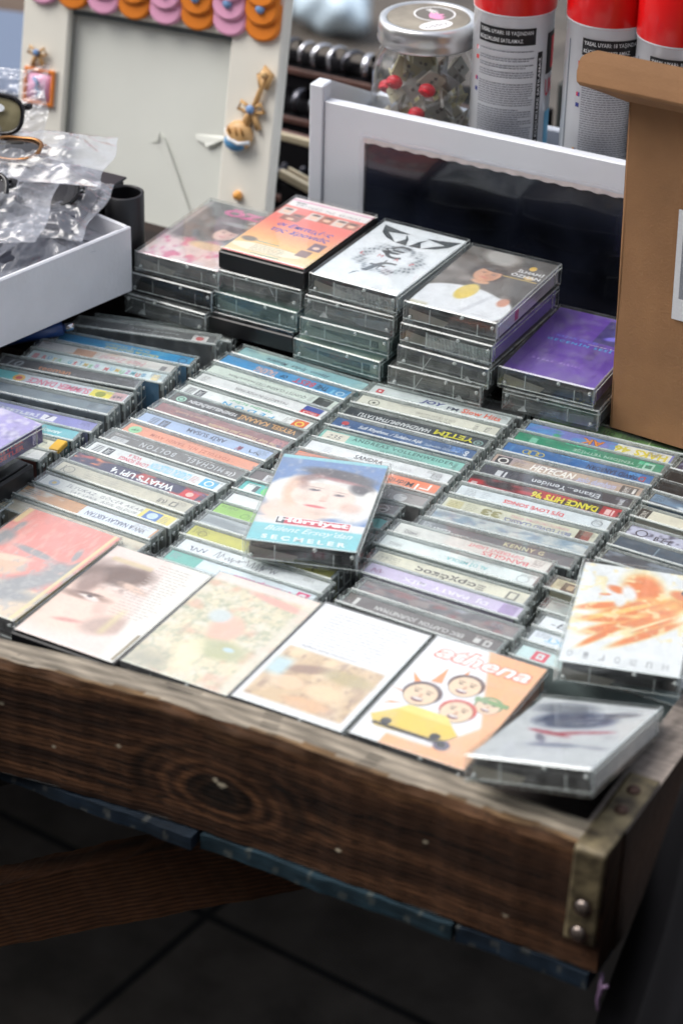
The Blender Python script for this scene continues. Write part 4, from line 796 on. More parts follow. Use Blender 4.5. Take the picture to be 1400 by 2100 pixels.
def pic_wreath():
    p = Pic(65, 103, .8, (226,230,236)); X, Y = (p.X-.52)*65, (p.Y-.47)*103; r = np.hypot(X, Y); a = np.arctan2(Y, X)
    w = np.exp(-((r-20)/(3.6+1.2*np.sin(a*9)))**2); st = (np.sin(a*31+r*1.3)*.5+.5)*(np.sin(a*17-r*.9)*.5+.5)
    p.mix(w*(st*1.5+.25), (96,106,116)); p.blot(20, 30, .6, (220,224,230), .2, .8, w); p.blot(5, 6, .6, (214,220,230), .3, .6); return p
def it_wreath(c):
    D = (40,50,58)
    def crescent(pts): c.poly(pts, D, .08)
    for s in (-1, 1):
        m = 33; q = lambda x, y: (m+s*x, y)
        P1 = [q(28,97),q(26,88),q(20,80),q(12,75),q(4,74)]; P2 = [q(4,78),q(8,84),q(9,90)]
        c.poly([q(30,98),q(26,86),q(19,79),q(10,75),q(17,83),q(22,88)], D, .08); c.poly([q(30,98),q(22,88),q(12,90),q(6,92),q(15,93.5)], D, .08); c.poly([q(1,74),q(10,75),q(6,83),q(9,91),q(4,84)], D, .08)
    c.text('€', 22, 50, 18, 22, D, bold=.01); c.text('f', 24, 24, 18, 20, (60,70,80), shear=.2); c.rect(32.2, 30, 33.2, 46, D)
    for i, ch in enumerate('LMA?'): c.text(ch, 11+i*12.5, 49-abs(i-1.5)*2.0, 3.6, 4.4, (206,70,80))
    c.text('f', 20, 14, 5, 7, (100,110,120), shear=.3)
def pic_suit():
    p = Pic(65, 103, .55, (96,88,84)); p.blot(5, 6, .5, (160,152,148), .3, .8); p.band(1, .4, 1.0, (70,66,66), .1, .8); p.ell(.40,.92,.22,.16,(170,166,164),.5,-.6); p.ell(.85,.72,.06,.05,(206,170,96),.4)
    p.ell(.38,.20,.50,.34,(226,228,234),.10,.1); p.ell(.78,.16,.24,.30,(224,226,232),.15); p.ell(.42,.34,.10,.20,(222,196,96),.25,-.12); p.ell(.44,.52,.10,.05,(212,160,124),.4)
    p.face(.44, .64, .17, (206,150,116), (60,50,48), -.15, (160,100,76)); p.ell(.86,.30,.06,.10,(206,150,130),.5); p.ell(.62,.18,.03,.26,(196,198,206),.8,-.3,.7); p.rect(0,0,.2,.06,(200,196,180),.03); return p
def it_suit(c): c.text('İLHAMİ', 44, 80, 19, 5.4, (226,226,230), bold=.02); c.text('ÖZHAN', 42, 73, 21, 5.4, (226,226,230), bold=.02); c.rect(38, 69, 63, 70, (206,176,90)); c.disc(52, 89, 2.6, (214,176,84), 3.4); c.lines(44, 6, 14, 1, 2, (190,190,196), .6)
def pic_purple():
    p = Pic(65, 103, .8, (92,48,160)); p.a *= (.94+.1*p.noise(4, 5))[..., None]; p.rect(.60,.62,1,.96,(52,36,110),.01); p.ell(.86,.82,.14,.12,(46,50,150),.5); p.ell(.78,.72,.10,.05,(120,110,220),.6,.4); p.ell(.92,.68,.1,.05,(24,18,60),.4); p.rect(.66,.36,.75,.60,(70,30,120),.03,.6); return p
def it_purple(c):
    c.text('NAZAN ÖNCEL', 14, 61, 30, 4, (96,120,232), space=1.3); c.text('GECENİN SESİ', 10, 54, 46, 4.4, (60,170,226), bold=.01, space=1.3); c.text('beyaz dikici', 12, 22, 34, 4.4, (176,140,226), space=1.5); c.text('marqos tanrı - brouhot', 38, 58, 24, 2, (226,214,240))

for _n, _k in (('pic_red', .34), ('pic_brown', .12), ('pic_garden', .30), ('pic_lovers', .2), ('pic_band', .18), ('pic_fire', .12), ('pic_singer', .2), ('pic_greek', .26), ('pic_roses', .08)):
    globals()[_n] = (lambda f, k: (lambda: f().fade(k)))(globals()[_n], _k)
FLATS = [
 (pic_red, None, 'cassette with red sky and grey spiky painting, leftmost of the flat front row', (-2,-378,-16), -1.8, 'lid', (196,180,120)),
 (pic_brown, lambda c: (c.lines(34, 97, 26, 20, 2.9, (176,166,160), .55), c.rect(62, 2, 64, 30, (150,140,120))), 'cassette with faded brown portrait on black base, lying in the front row', (71,-386,-16.5), -.5, 'black', (210,200,196)),
 (pic_garden, None, 'cassette with green garden scene cover, third along the flat front row', (143.5,-381.5,-16.5), .2, 'lid', (150,130,170)),
 (pic_lovers, lambda c: (c.lines(10, 96, 50, 12, 3.0, (176,178,184), .6), c.text('Aşkım sana mecburum', 8, 58.5, 34, 2.8, (120,124,136), shear=.3)), 'cassette with white text block above sepia photo, in the flat front row', (215.5,-379.5,-16.5), .2, 'lid', (190,196,190)),
 (pic_band, it_band, 'cassette with white and orange cartoon band cover, in the flat front row', (289,-377,-16.5), .4, 'lid', (220,150,110)),
]
for fn, it, lab, loc, yaw, kd, sc_ in FLATS:
    lying(lab, loc, yaw, kd, fn(), it, sc_, group='cassettes lying along the front of the tray')
def it_fire(c):
    for i, ch in enumerate('Humorio'): c.text(ch, 55-i*8.6, 5+i*.1, 3.2, 6.2, (170,172,178), flip=True)
    c.disc(60, 84, 3.2, (96,90,96))
lying('cassette with orange flame figure on white, lying askew at the right', (369,-281,2.2), 15.5, 'clear', pic_fire(), it_fire, (214,216,220), group='cassettes lying loose on the others')
lying('thick cassette with navy and red fish drawing, propped on the front rim', (371.9,-401.3,11.5), 4.15, 'clear', pic_fish(), None, (196,196,198), pitch=-14.7, roll=-10.7, group='cassettes lying loose on the others')
lying('cassette with short haired woman above a turquoise band, lying askew mid tray', (150.5,-256,.8), 17.2, 'clear', pic_singer(), it_singer, (150,160,160), group='cassettes lying loose on the others')
# violet one leaning at the left edge
def it_viol(c): c.text('mor', 10, 20, 30, 10, (120,90,180))
def pv():
    p = Pic(65, 103, .8, (164,150,206)); p.blot(14, 20, .5, (206,198,220), .2, .9); p.blot(9, 12, .6, (110,100,150), .2, .8); return p
def sp_viol(c): c.text('STEREO', 94, 1.5, 3.4, 9, (214,206,232), rot90=True, bold=.02); c.text('KASETLER', 56, 3, 30, 3.4, (206,60,84), bold=.02); c.text('HİTLER', 62, 7.6, 24, 3, (206,60,84), bold=.02)
t = lying('violet cassette, navy side with red letters, sticking in at left edge', (-98,-326,19), -8, 'clear', pv(), None, (52,40,110), group='cassettes lying loose on the others', sp=sp_viol, pitch=1)

# stacks at the back
def dark_lying(label, loc, yaw, kind, tape=TLY, base=(58,56,56), sc_=(70,66,64)): return lying(label, loc, yaw, 'walls%s' % random.choice(('1','2','3','')) if kind == 'clear' else kind, None, None, sc_, tape, group='cassettes stacked flat at the back', base=base)
G = 'cassettes stacked flat at the back'
H = T+.25
lying('cassette with magenta title and rose covered woman, topping the leftmost stack', (-90,-1.5,2*H), 1.2, 'frost', pic_roses(), it_roses, (190,150,160), group=G, tape=None if False else TLY)
dark_lying('smoky black cassette in the middle of the leftmost stack', (-94,-3.5,H), .5, 'smoke')
dark_lying('clear cassette with grey insert at the foot of the leftmost stack', (-97,-5.5,0.4), -1, 'clear')
lying('cassette with red and yellow Greek cover on black case, topping its stack', (-23,4,3*H), -.5, 'black', pic_greek(), it_greek, (40,40,42), group=G)
dark_lying('clear cassette just under the black one with the Greek cover', (-25,2.5,2*H), .5, 'clear')
dark_lying('clear cassette with green and blue insert, third down beside the rose stack', (-26.5,1,H), -.5, 'teal', base=(80,120,90), sc_=(70,90,120))
dark_lying('solid black cassette box at the foot of the second stack', (-29,-1,0.4), .5, 'black')
lying('ribbed cassette with black wreath drawing on white, topping the third stack', (52,.5,3*H), -1, 'ribbed', pic_wreath(), it_wreath, (200,206,212), group=G)
dark_lying('smoke grey cassette directly under the one with the wreath drawing', (50,-1,2*H), .4, 'clear', sc_=(90,84,80))
dark_lying('greenish clear cassette with torn white label, third down in its stack', (47.5,-3.5,H), 1, 'teal', TLW)
dark_lying('greenish clear cassette with beige tape at the foot of its stack', (44,-6,0.4), -1.5, 'teal', TLW, base=(150,144,120))
lying('cassette with smiling man in white suit, topping the rightmost tall stack', (128.5,-5,3*H), .8, 'clear', pic_suit(), it_suit, (206,208,214), group=G, sp=lambda c: (c.rect(30, 1, 36, 9, (206,40,50)), c.lines(44, 7, 40, 2, 3, (150,150,160))))
dark_lying('ribbed dark cassette, violet side, under the one with the suited man', (127,-5.5,2*H), 0, 'ribbed', sc_=(104,88,170))
dark_lying('dark smoky cassette, third down in the rightmost tall stack', (126,-6.5,H), -.6, 'clear', sc_=(54,50,56))
dark_lying('dark cassette with bare clear corner at the foot of the rightmost stack', (120.5,-9,0.4), 2.5, 'clear', sc_=(50,48,50))
lying('bright purple cassette with small photo, on a low stack by the carton', (199.5,-1,H+.8), 2, 'clear', pic_purple(), it_purple, (90,60,150), group=G)
dark_lying('dark cassette lying directly beneath the bright purple one', (203,.5,0.9), 2.5, 'clear', sc_=(60,70,90))
# black outer box at the far left
mb = MB(); mb.box((0,0,0), (64,38,56), BLACKP, ch=1.6); mb.box((3,3,56),(61,35,57), BLACKP, ch=.5)
o = mb.build('storage_case', None, (-85,-264,-48), (0,0,math.radians(-6))); tag(o, 'plain black plastic box standing at the left edge of the tray', 'box')

# ------------------------------------------------------------------ left: cardboard tray of bagged sunglasses
def white_tray():
    WC = mat('white_cardboard', (224,225,230), .6, var=.05, vscale=26, bump=.25, bscale=300)
    t = thing('cardboard_tray', 'white cardboard tray heaped with bagged sunglasses, at the left edge', 'cardboard tray', (-91,-2,17.5), (0,0,math.radians(-13)))
    # local: x <=0 runs left, y <=0 runs to the front; right side face at x=0
    L, W_, Hh = 330, 240, 51
    def side(name, x0, y0, x1, y1, th=2.6):
        m = MB(); m.box((min(x0,x1),min(y0,y1),0),(max(x0,x1),max(y0,y1),Hh), WC, ch=1.1); m.build(name, t)
    side('side_panel', -3, -L, 0, 0); side('side_panel', -W_, -L, -W_+3, 0); side('side_panel', -W_+3, -3, -3, -0.2); side('side_panel', -W_+3, -L+.2, -3, -L+3)
    m = MB(); m.box((-9.5,-L+4,2),(-3.2,-5,Hh-3.5), WC, ch=1.2); m.build('folded_flap', t)
    m = MB(); m.box((-W_+3,-L+3,.3),(-3.2,-3.2,2), WC); m.build('base_panel', t)
    return t
white_tray()
def film_sheet(name, label, cx, cy, cz, w, h, yaw, seed, amp=9, tilt=(0,0), fill=None, nu=90, nv=76, group='clear bags of sunglasses in the white tray'):
    r = np.random.RandomState(seed)
    ks = [(r.uniform(-5,5)*(1+i*.12), r.uniform(-5,5)*(1+i*.12), r.uniform(0,6.3), r.uniform(.3,1)) for i in range(26)]
    def hgt(u, v):
        s = 0
        for a, b, ph, q in ks: s += q*(1-abs(math.sin(a*u*3.1+b*v*2.7+ph+1.3*math.sin(3*v+ph)))*2)/(1+.5*(abs(a)+abs(b)))
        return s
    t = thing('sunglasses_bag', label, 'plastic bag', (cx, cy, cz), (math.radians(tilt[0]), math.radians(tilt[1]), math.radians(yaw)), group)
    m = MB()
    ed = lambda u, v: min(1, 6*min(u, 1-u, v, 1-v)+.08)
    m.grid(lambda u, v: ((u-.5)*w+2*math.sin(v*9+seed), (v-.5)*h+2*math.sin(u*8+seed), 9*ed(u,v)+amp*.55*hgt(u, v)*ed(u, v)**.5), nu, nv, FILM, smooth=True)
    m.grid(lambda u, v: ((u-.5)*w+2*math.sin(v*9+seed), (v-.5)*h+2*math.sin(u*8+seed), -3*ed(u,v)+amp*.2*hgt(v, u)*ed(u, v)), nu//2, nv//2, FILM, smooth=True)
    m.build('bag_film', t)
    if fill: fill(t, w, h)
    return t
LENS = mat('dark_lens', (34,32,34), .08, spec=.8, var=.3, vscale=20); FRAME = mat('glossy_black_frame', (16,14,16), .18)
AMB = mat('amber_lens', (92,84,58), .1, spec=.8, var=.4, vscale=40, alt=(150,142,112)); GOLD = mat('gilt_wire', (150,108,70), .25, metal=.9); LINING = mat('dark_pouch', (30,32,44), .35, var=.4, vscale=30)
STEEL = mat('polished_steel', (205,205,210), .16, metal=1.0, var=.1, vscale=200)
def glasses(parent, loc, rot, lens=LENS, frame=FRAME, s=1.0, sticker=False, top=None):
    g = parent if parent is not None else top
    e = bpy.data.objects.new('sunglasses', None) if parent is not None else top
    if parent is not None:
        C.objects.link(e); e.parent = parent; e.location = Vector(loc)*K; e.rotation_euler = rot
    m = MB()
    for sg in (-1, 1):
        P = []
        for k in range(29):
            a = 2*PI*k/28; c, n = math.cos(a), math.sin(a)
            P.append((sg*34*s+27*s*np.sign(c)*abs(c)**.75, 0-1.5*abs(c), 19*s*np.sign(n)*abs(n)**.72))
        m.tube(P, 2.3*s, frame, n=8, cap=False)
    m.tube([(-9*s,0,5*s),(0,-2,7.5*s),(9*s,0,5*s)], 2.4*s, frame); m.build('frame', e)
    for sg in (-1, 1):
        m = MB(); P = [(sg*34*s+27*s*np.sign(math.cos(2*PI*k/28))*abs(math.cos(2*PI*k/28))**.75, .2, 19*s*np.sign(math.sin(2*PI*k/28))*abs(math.sin(2*PI*k/28))**.72) for k in range(28)]
        m.add([(sg*34*s, -2.2, 0)]+P, [(0, k+1, (k+1)%28+1) for k in range(28)], lens, smooth=True); l = m.build('lens', e)
        m = MB(); yb = 9 if sg > 0 else 13; m.tube([(sg*61*s,1,11*s),(sg*66*s,4,12*s),(sg*64*s,yb,11*s),(sg*20*s,yb+2,8*s),(-sg*30*s,yb+2,3*s),(-sg*52*s,yb,-9*s)], [3*s,3*s,2.8*s,2.4*s,2.4*s,2*s], frame, n=8); m.build('temple', e)
    if sticker:
        m = MB(); m.disc((34*s,-3.6,6*s), (1,0,0), (0,0,1), 9*s, mat('sticker_white', (226,230,234), .4), (226,230,234), r2=4.6*s); m.build('size_sticker', e)
    return e
def fill_a(t, w, h): glasses(t, (-10,0,6), (math.radians(-72),0,math.radians(8)), s=.85)
def fill_b(t, w, h): glasses(t, (-14,4,5), (math.radians(-82),0,math.radians(-4)), frame=GOLD, lens=LENS, s=.7)
def pouch(t, w, h):
    m = MB(); m.grid(lambda u, v: ((u-.5)*w*.86, (v-.5)*h*.8, 6*math.sin(PI*u)*math.sin(PI*v)+1.6*math.sin(u*14+v*5)), 24, 18, LINING, smooth=True); m.build('pouch', t)
def fill_c(t, w, h): pouch(t, w, h)
def mix2(t, w, h): pouch(t, w, h); glasses(t, (-6,2,9), (math.radians(-72),0,math.radians(14)), s=.8)
film_sheet('bag', 'lowest clear bag with a dark pouch, lying along the tray edge', -172,-70,58, 120,150, -13, 3, 8, (0,-3), fill_c)
film_sheet('bag', 'dark pouch bag deeper in the white tray, beside its side panel', -205,-170,56, 130,130, -12, 5, 8, (0,0), mix2)
film_sheet('bag', 'crinkled bag with black sunglasses, its corner over the back rim', -172,-24,72, 120,84, 14, 8, 8, (6,-5), mix2)
film_sheet('bag', 'wide glossy bag lying across the middle of the heap', -205,-62,84, 150,100, 20, 12, 9, (10,-4), fill_a)
film_sheet('bag', 'bag holding gilt wire glasses, its empty end sticking out to the right', -200,-4,99, 160,74, 20, 21, 5, (6,-2), fill_b)
film_sheet('bag', 'shiny bag with a dark pouch sloping down to the tray side', -158,-96,66, 84,150, -16, 41, 8, (2,10), fill_c)
film_sheet('bag', 'crinkled bag of dark pouches just above the front of the heap', -196,-118,74, 120,120, 6, 44, 9, (4,4), mix2)
film_sheet('bag', 'upright milky bag behind the black framed sunglasses', -240,48,112, 84,56, 6, 30, 8, (58,-14), None)
film_sheet('bag', 'crumpled bag with dark lenses at the left, under the top pair', -250,-30,98, 120,110, 10, 33, 9, (12,4), fill_a)
sg_ = thing('sunglasses', 'black framed sunglasses with amber lens and oval sticker, topmost on the heap', 'sunglasses', (-243,8,122), (math.radians(-26),math.radians(4),math.radians(22)))
glasses(None, None, None, AMB, FRAME, .74, True, top=sg_)
# black organiser with a round cup hole
def organiser():
    t = thing('desk_organiser', 'black plastic desk organiser with a round pen hole beside the white tray', 'desk organiser', (-119,31,0))
    z1 = 76
    m = MB(); n = 28
    m.lathe([(14.5,0),(14.8,z1),(12.8,z1+.6),(12.6,z1-2),(12.3,8),(0,8)], BLACKP, c=(0,0), n=n); m.build('pen_cup', t)
    m = MB(); m.box((-86,-12,0),(-13.5,22,z1-1.2), BLACKP, ch=1.5); m.box((-84,-16,z1-1.2),(-12.5,24,z1+.8), BLACKP, ch=.8); m.build('body', t)
    return t
organiser()
# dark oddments under the tray edge
m = MB(); m.tube([(-150,-96,2),(-128,-74,5),(-112,-62,8)], 5.5, mat('blue_plastic', (34,62,116), .3), n=12); m.tube([(-112,-62,8),(-106,-57,9)], 3, STEEL, n=10)
tag(m.build('marker_pen'), 'dark blue marker pen lying in the gap under the white tray', 'pen')

# ------------------------------------------------------------------ cream photo frame with clay ornaments
def photo_frame():
    CR = mat('cream_paint', (232,229,218), .42, var=.04, vscale=14, bump=.1, bscale=120)
    PAPER = mat('grey_backing_paper', (224,226,218), .55, var=.05, vscale=9)
    t = thing('photo_frame', 'cream photo frame with clay roof tiles and a rattle, torn backing paper, leaning', 'photo frame', (-97.4,198,-92.2), (math.radians(-13.9),math.radians(-2.4),math.radians(-.6)))
    # local: x to the left negative, z up; face towards -y; right edge x=0
    W_, Hh, B = 245.4, 264, 45.8
    def bar(name, x0, z0, x1, z1, y0=-14, y1=0):
        m = MB(); m.box((x0,y0,z0),(x1,y1,z1), CR, ch=1.4); m.build(name, t)
    bar('side_rail', -B, 0, 0, Hh); bar('side_rail', -W_, 0, -W_+B, Hh); bar('top_rail', -W_+B, 222, -B, Hh, -13.6, -.2); bar('bottom_rail', -W_+B, 0, -B, 42, -13.6, -.2)
    m = MB()
    m.add([(-W_+B,-4,40),(-B,-4,40),(-B,-4,224),(-W_+B,-4,224)], [(0,1,2,3)], PAPER)
    o = m.build('backing_paper', t)
    m = MB(); m.add([(-116,-4.5,127),(-107,-5.6,134),(-99,-6.2,121),(-58,-5.2,44),(-84,-4.5,44),(-106,-4.5,118)], [(0,1,2,3,4,5)], PAPER); m.add([(-121,-4.5,124),(-112,-5.4,127),(-107.4,-8.6,137.5),(-108,-4.7,126)], [(0,1,2,3)], PAPER)
    m.add([(-46,-4.6,142),(-46.5,-6.6,140),(-53,-6.8,137),(-58,-6.2,132.4),(-64,-7.2,131),(-67,-6.2,133.4),(-75,-5.4,135),(-77,-4.6,139)], [(0,1,2,3,4,5,6,7)], PAPER); m.build('torn_flap', t)
    m = MB(); gr = mat('frame_shadow_strip', (96,104,106), .4)  # grey strips put in as shade around the frame opening
    m.box((-W_+B,-9,42),(-W_+B-1,-5,222), gr, ch=.5); m.box((-W_+B-1,-9,217.5),(-B,-5,221.8), gr, ch=.5); m.box((-B-2,-9,42),(-B-.1,-5,217.4), gr, ch=.5); m.build('rebate_shade_strip', t)
    OR, PK, BLU, TN = (230,132,46), (238,172,204), (120,152,196), (206,164,110)
    def tile(x, z, col, r=15.5, y=-15):
        m = MB(); n = 14
        prof = [(x-r, z+18)]+[(x+r*math.cos(PI+PI*k/n), z+r*.78*math.sin(PI+PI*k/n)) for k in range(n+1)]+[(x+r, z+18)]
        b = [(px, y, pz) for px, pz in prof]; f = [(px, y-3.2, pz) for px, pz in prof]; f2 = [(x+(px-x)*.88, y-4.4, z+3+(pz-z-3)*.88) for px, pz in prof]
        N_ = len(prof); m.add(b+f+f2, [(k, (k+1)%N_, N_+(k+1)%N_, N_+k) for k in range(N_)]+[(N_+k, N_+(k+1)%N_, 2*N_+(k+1)%N_, 2*N_+k) for k in range(N_)]+[tuple(range(2*N_, 3*N_))], PAINTP, col, smooth=False)
        return m
    cols = [OR, PK]
    for row, (zz, y) in enumerate(((234,-14.2),(246,-17.5),(260,-21))):
        for i in range(8):
            x = -17-i*29.8
            z = zz+(0 if row == 0 else 0)
            tl = tile(x, z, cols[i%2], 15.0-row*.4, y).build('roof_tile', t)
            if row == 1:
                m = MB(); m.ball((x, y-5.5, z+2), 4.2, PAINTP, BLU, sc=(1,.6,1)); m.build('bead', tl)
    # rattle on the right rail
    def bow(cx, cz, s=1.0):
        m = MB()
        for sg in (-1,1):
            m.tube([(cx,-17,cz),(cx+sg*10*s,-19,cz+6*s),(cx+sg*13*s,-18,cz-1*s),(cx+sg*5*s,-17,cz-3*s),(cx,-17,cz)], 1.9*s, PAINTP, TN, n=8)
            m.tube([(cx,-17,cz),(cx+sg*5*s,-17,cz-9*s),(cx+sg*8*s,-16,cz-17*s)], [2.4*s,2.6*s,2.8*s], PAINTP, TN, n=8)
        m.ball((cx,-20,cz), 4.2*s, PAINTP, BLU, sc=(1,.7,1)); return m
    DX, DZ = 5, 27
    m = MB(); m.ball((-34,-17,120), 12.5, PAINTP, TN, sc=(1,.55,.95))
    m.tube([(-46,-17,123),(-40,-22.5,116.5),(-31,-23,114),(-22,-20,116)], 1.7, PAINTP, (226,228,232), n=8)
    m.ball((-36,-18.6,114.5), 10.4, PAINTP, (92,150,196), sc=(1,.5,.72))
    for k in range(3): m.tube([(-42+k*6,-23.5,125+k*.6),(-38+k*6,-24,121),(-42+k*6+1,-24,127)], .9, PAINTP, (176,128,70), n=6)
    m.tube([(-28,-17,128),(-17,-18,160),(-15,-18,170)], [2.8,2.4,2.6], PAINTP, TN, n=8); m.tube([(-17,-18,160),(-20,-18,170),(-15,-19,176),(-9,-18,171),(-13,-18,160)], 2.4, PAINTP, TN, n=8); m.ball((-15,-19,171),3.4,PAINTP,(222,184,130)); m.v = [(x+DX, y, z+DZ) for x, y, z in m.v]; m.build('rattle_ornament', t)
    bow(-19.6, 169, .9).build('bow_ornament', t)
    m = MB(); m.ball((-26,-16,99), 4, PAINTP, (226,160,80)); m.build('bead', t)
    # pillow on the left rail
    m = MB()
    def pil(u, v): return (-223.5+(u-.5)*24, -15-6.5*max(0,math.sin(PI*u))**.6*max(0,math.sin(PI*v))**.6, 155+(v-.5)*23)
    m.grid(pil, 14, 16, PAINTP, np.ones((17,15,3))*np.array(PK)/255.)
    for k in range(44):
        a = k/44*4; s = int(a); f = a-s; x, z = [(-1+2*f,1),(1,1-2*f),(1-2*f,-1),(-1,-1+2*f)][s]
        m.ball((-223.5+x*13.6,-16,155+z*13.4), 2.0, PAINTP, OR, n=8)
    m.box((-240,-15.4,140),(-207,-13.8,170), PAINTP, (216,206,196)); m.build('pillow_ornament', t)
    m = MB(); m.tube([(-225,-22,163),(-220,-23,158),(-223,-22,155),(-218,-22,152),(-221,-22,148)], 1.8, PAINTP, BLU, n=8); m.build('ribbon_ornament', t)
    bow(-226, 183, .7).build('bow_ornament', t)
    m = MB(); m.box((-120,0,30),(-100,3,200), mat('frame_back_strut', (120,100,80), .7)); m.box((-W_+4,0,4),(-4,2.5,Hh-4), MT['frame_back_strut']); m.build('back_board', t)
    return t
photo_frame()

# ------------------------------------------------------------------ white wooden box with black glazed front
def white_box():
    WP = mat('white_gloss_paint', (214,218,226), .35, var=.03, vscale=12, bump=.08, bscale=150, coat=.2)
    BK = mat('black_plastic_sheet', (14,15,20), .2, var=.7, vscale=11, bump=.5, bscale=14, alt=(38,44,62), coat=.6)
    TORN = mat('torn_edge_paper', (222,214,214), .6, var=.15, vscale=120)
    t = thing('display_box', 'white painted wooden box with black sheet front, holding jar and cans', 'wooden box', (-31,148,-78), (0,0,math.radians(1.2)))
    Z = 78
    m = MB(); m.box((0,0,0),(11.5,15,Z+139.5), WP, ch=1); m.box((.3,15.2,0),(11.2,96,Z+101), WP, ch=1)
    m.add([(0.4,15.1,Z+139),(11.1,15.1,Z+139),(11.1,95.5,Z+101),(.4,95.5,Z+101)], [(0,1,2,3)], WP); m.add([(11.2,15.1,Z+90),(11.2,95.5,Z+90),(11.2,95.5,Z+101),(11.2,15.1,Z+139)], [(0,1,2,3)], WP)
    m.add([(.3,15.1,Z+90),(.3,95.5,Z+90),(.3,95.5,Z+101),(.3,15.1,Z+139)], [(3,2,1,0)], WP); m.build('side_panel', t)
    m = MB(); m.box((11.9,1.4,0),(412,10,Z+127.6), WP, ch=.8); m.build('front_panel', t)
    m = MB(); m.box((11.5,88,0),(412,96,Z+104.5), WP, ch=.8); m.build('back_panel', t)
    m = MB(); m.box((11.9,10.2,Z-14),(411,87.8,Z-8), WP); m.build('floor_panel', t)
    m = MB(); m.box((412.2,0,0),(424,96,Z+139), WP, ch=1); m.build('side_panel', t)
    m = MB(); m.grid(lambda u, v: (46+350*u, .6-.6*math.sin(u*23)*math.sin(v*9), Z-62+(103-0+62)*v), 80, 30, BK, smooth=True); m.build('black_sheet', t)
    m = MB(); m.grid(lambda u, v: (45+352*u, .2-.3*v, Z+102.5+(3.6+.3*math.sin(u*41)+.3*math.sin(u*97))*v-.5*(1-v)*math.sin(u*170)), 150, 1, TORN, smooth=False); m.build('torn_edge', t)
    m = MB(); m.grid(lambda u, v: (42+(6)*u, -.1, Z-60+168*v), 1, 20, FILM); m.grid(lambda u, v: (42+355*u, -.1, Z+106.5+2.5*v+.6*math.sin(u*50)), 60, 1, FILM); m.build('clear_tape', t)
    return t
white_box()
def jar():
    LID = mat('brushed_lid_metal', (214,214,214), .28, metal=.9, var=.1, vscale=90)
    LT = mat('dark_lid_label', (120,110,96), .5, var=.45, vscale=28, alt=(160,152,136))
    cx, cy, z0 = 36, 205, -8
    t = thing('storage_jar', 'clear plastic jar of lighter parts with silver screw lid and dark label', 'jar', (cx, cy, z0))
    zl = 182
    m = MB(); m.lathe([(32,0),(36,3),(38,14),(38.5,60),(39,110),(40.5,136),(40,152),(36,166),(32.5,172),(32.5,zl)], GLASS, n=48); m.lathe([(0,1),(34,1.5)], GLASS, n=48); m.build('body', t)
    m = MB(); m.lathe([(34.5,zl-6),(36.6,zl-5.4),(37.3,zl-3.4),(36.2,zl-1),(36.9,zl+2),(36.9,zl+8),(36,zl+11.2),(34.4,zl+12.2),(31.4,zl+12),(30.8,zl+11),(0,zl+11)], LID, n=64); l = m.build('lid', t)
    m = MB(); m.disc((0,0,zl+11.4),(1,0,0),(0,1,0), 30.5, LT, (120,110,96), n=48)
    a = math.radians(-28); U = (math.cos(a), math.sin(a), 0); V = (-math.sin(a), math.cos(a), 0)
    cd = Card(m, (0,0,zl+11.5), tuple(.89*q for q in U), tuple(.89*q for q in V))
    cd.disc(-4, 9, 17.5, (226,226,226), n=36); cd.disc(-4, 9, 16, (104,98,90), n=36); cd.text('oddrz', -17, 8.5, 14, 7, (230,230,228), bold=.03)
    cd.poly([(-4,3),(2,0),(8,3),(11,9),(7,8),(7,13),(3,10),(1,16),(-2,11),(-6,13),(-4,8),(-9,9)], (232,150,190))
    cd.disc(19, -6, 9, (232,232,232), 15.5, n=30); cd.text('oddrz', 15.5, -17, 7, 22, (80,76,74), rot90=True); m.build('lid_label', l)
    # contents
    m = MB(); r = random.Random(5)
    for k in range(120):
        z = r.uniform(20, 158); a = r.uniform(0, 2*PI); q = r.uniform(12, 33); x, y = q*math.cos(a), q*math.sin(a)
        w, h, d = r.uniform(12,24), r.uniform(7,13), r.uniform(.6,2); c = r.choice([(206,196,150),(176,172,160),(196,190,160),(150,146,140),(216,210,190)])
        n = Vector((r.uniform(-1,1), r.uniform(-1,1), r.uniform(-.6,.6))).normalized(); u = n.orthogonal().normalized(); v = n.cross(u)
        P = [Vector((x,y,z))+u*a_*w/2+v*b_*h*.8 for a_, b_ in ((-1,-1),(1,-1),(1,1),(-1,1))]
        P = [Vector((p.x*min(1, 35/max(1, math.hypot(p.x,p.y))), p.y*min(1, 35/max(1, math.hypot(p.x,p.y))), max(2, p.z))) for p in P]
        m.add(P+[p+n*d for p in P], [(0,1,2,3),(4,7,6,5),(0,4,5,1),(1,5,6,2),(2,6,7,3),(3,7,4,0)], PAINTP, c)
        for i in range(3):
            pc = (P[0]*(1-(.25+.25*i))+P[1]*(.25+.25*i))*.5+(P[3]*(1-(.25+.25*i))+P[2]*(.25+.25*i))*.5
            m.ball(pc, 1.7, PAINTP, (120,110,100), n=6)
    m.build('blister_pack', t)['kind'] = 'stuff'
    m = MB()
    for (x, y, z) in ((-4,-30,118),(8,-30,130),(-22,-20,142),(16,-30,150),(2,-32,104),(-12,-28,150)):
        m.ball((x,y,z), 6.5, PAINTP, (206,30,46), n=16, sc=(1,.7,.8)); m.tube([(x-4,y-4,z),(x,y-5.5,z+2),(x+4,y-4,z)], 1.5, PAINTP, (220,40,56), n=8)
    m.build('red_cap', t)['kind'] = 'stuff'
    return t
jar()
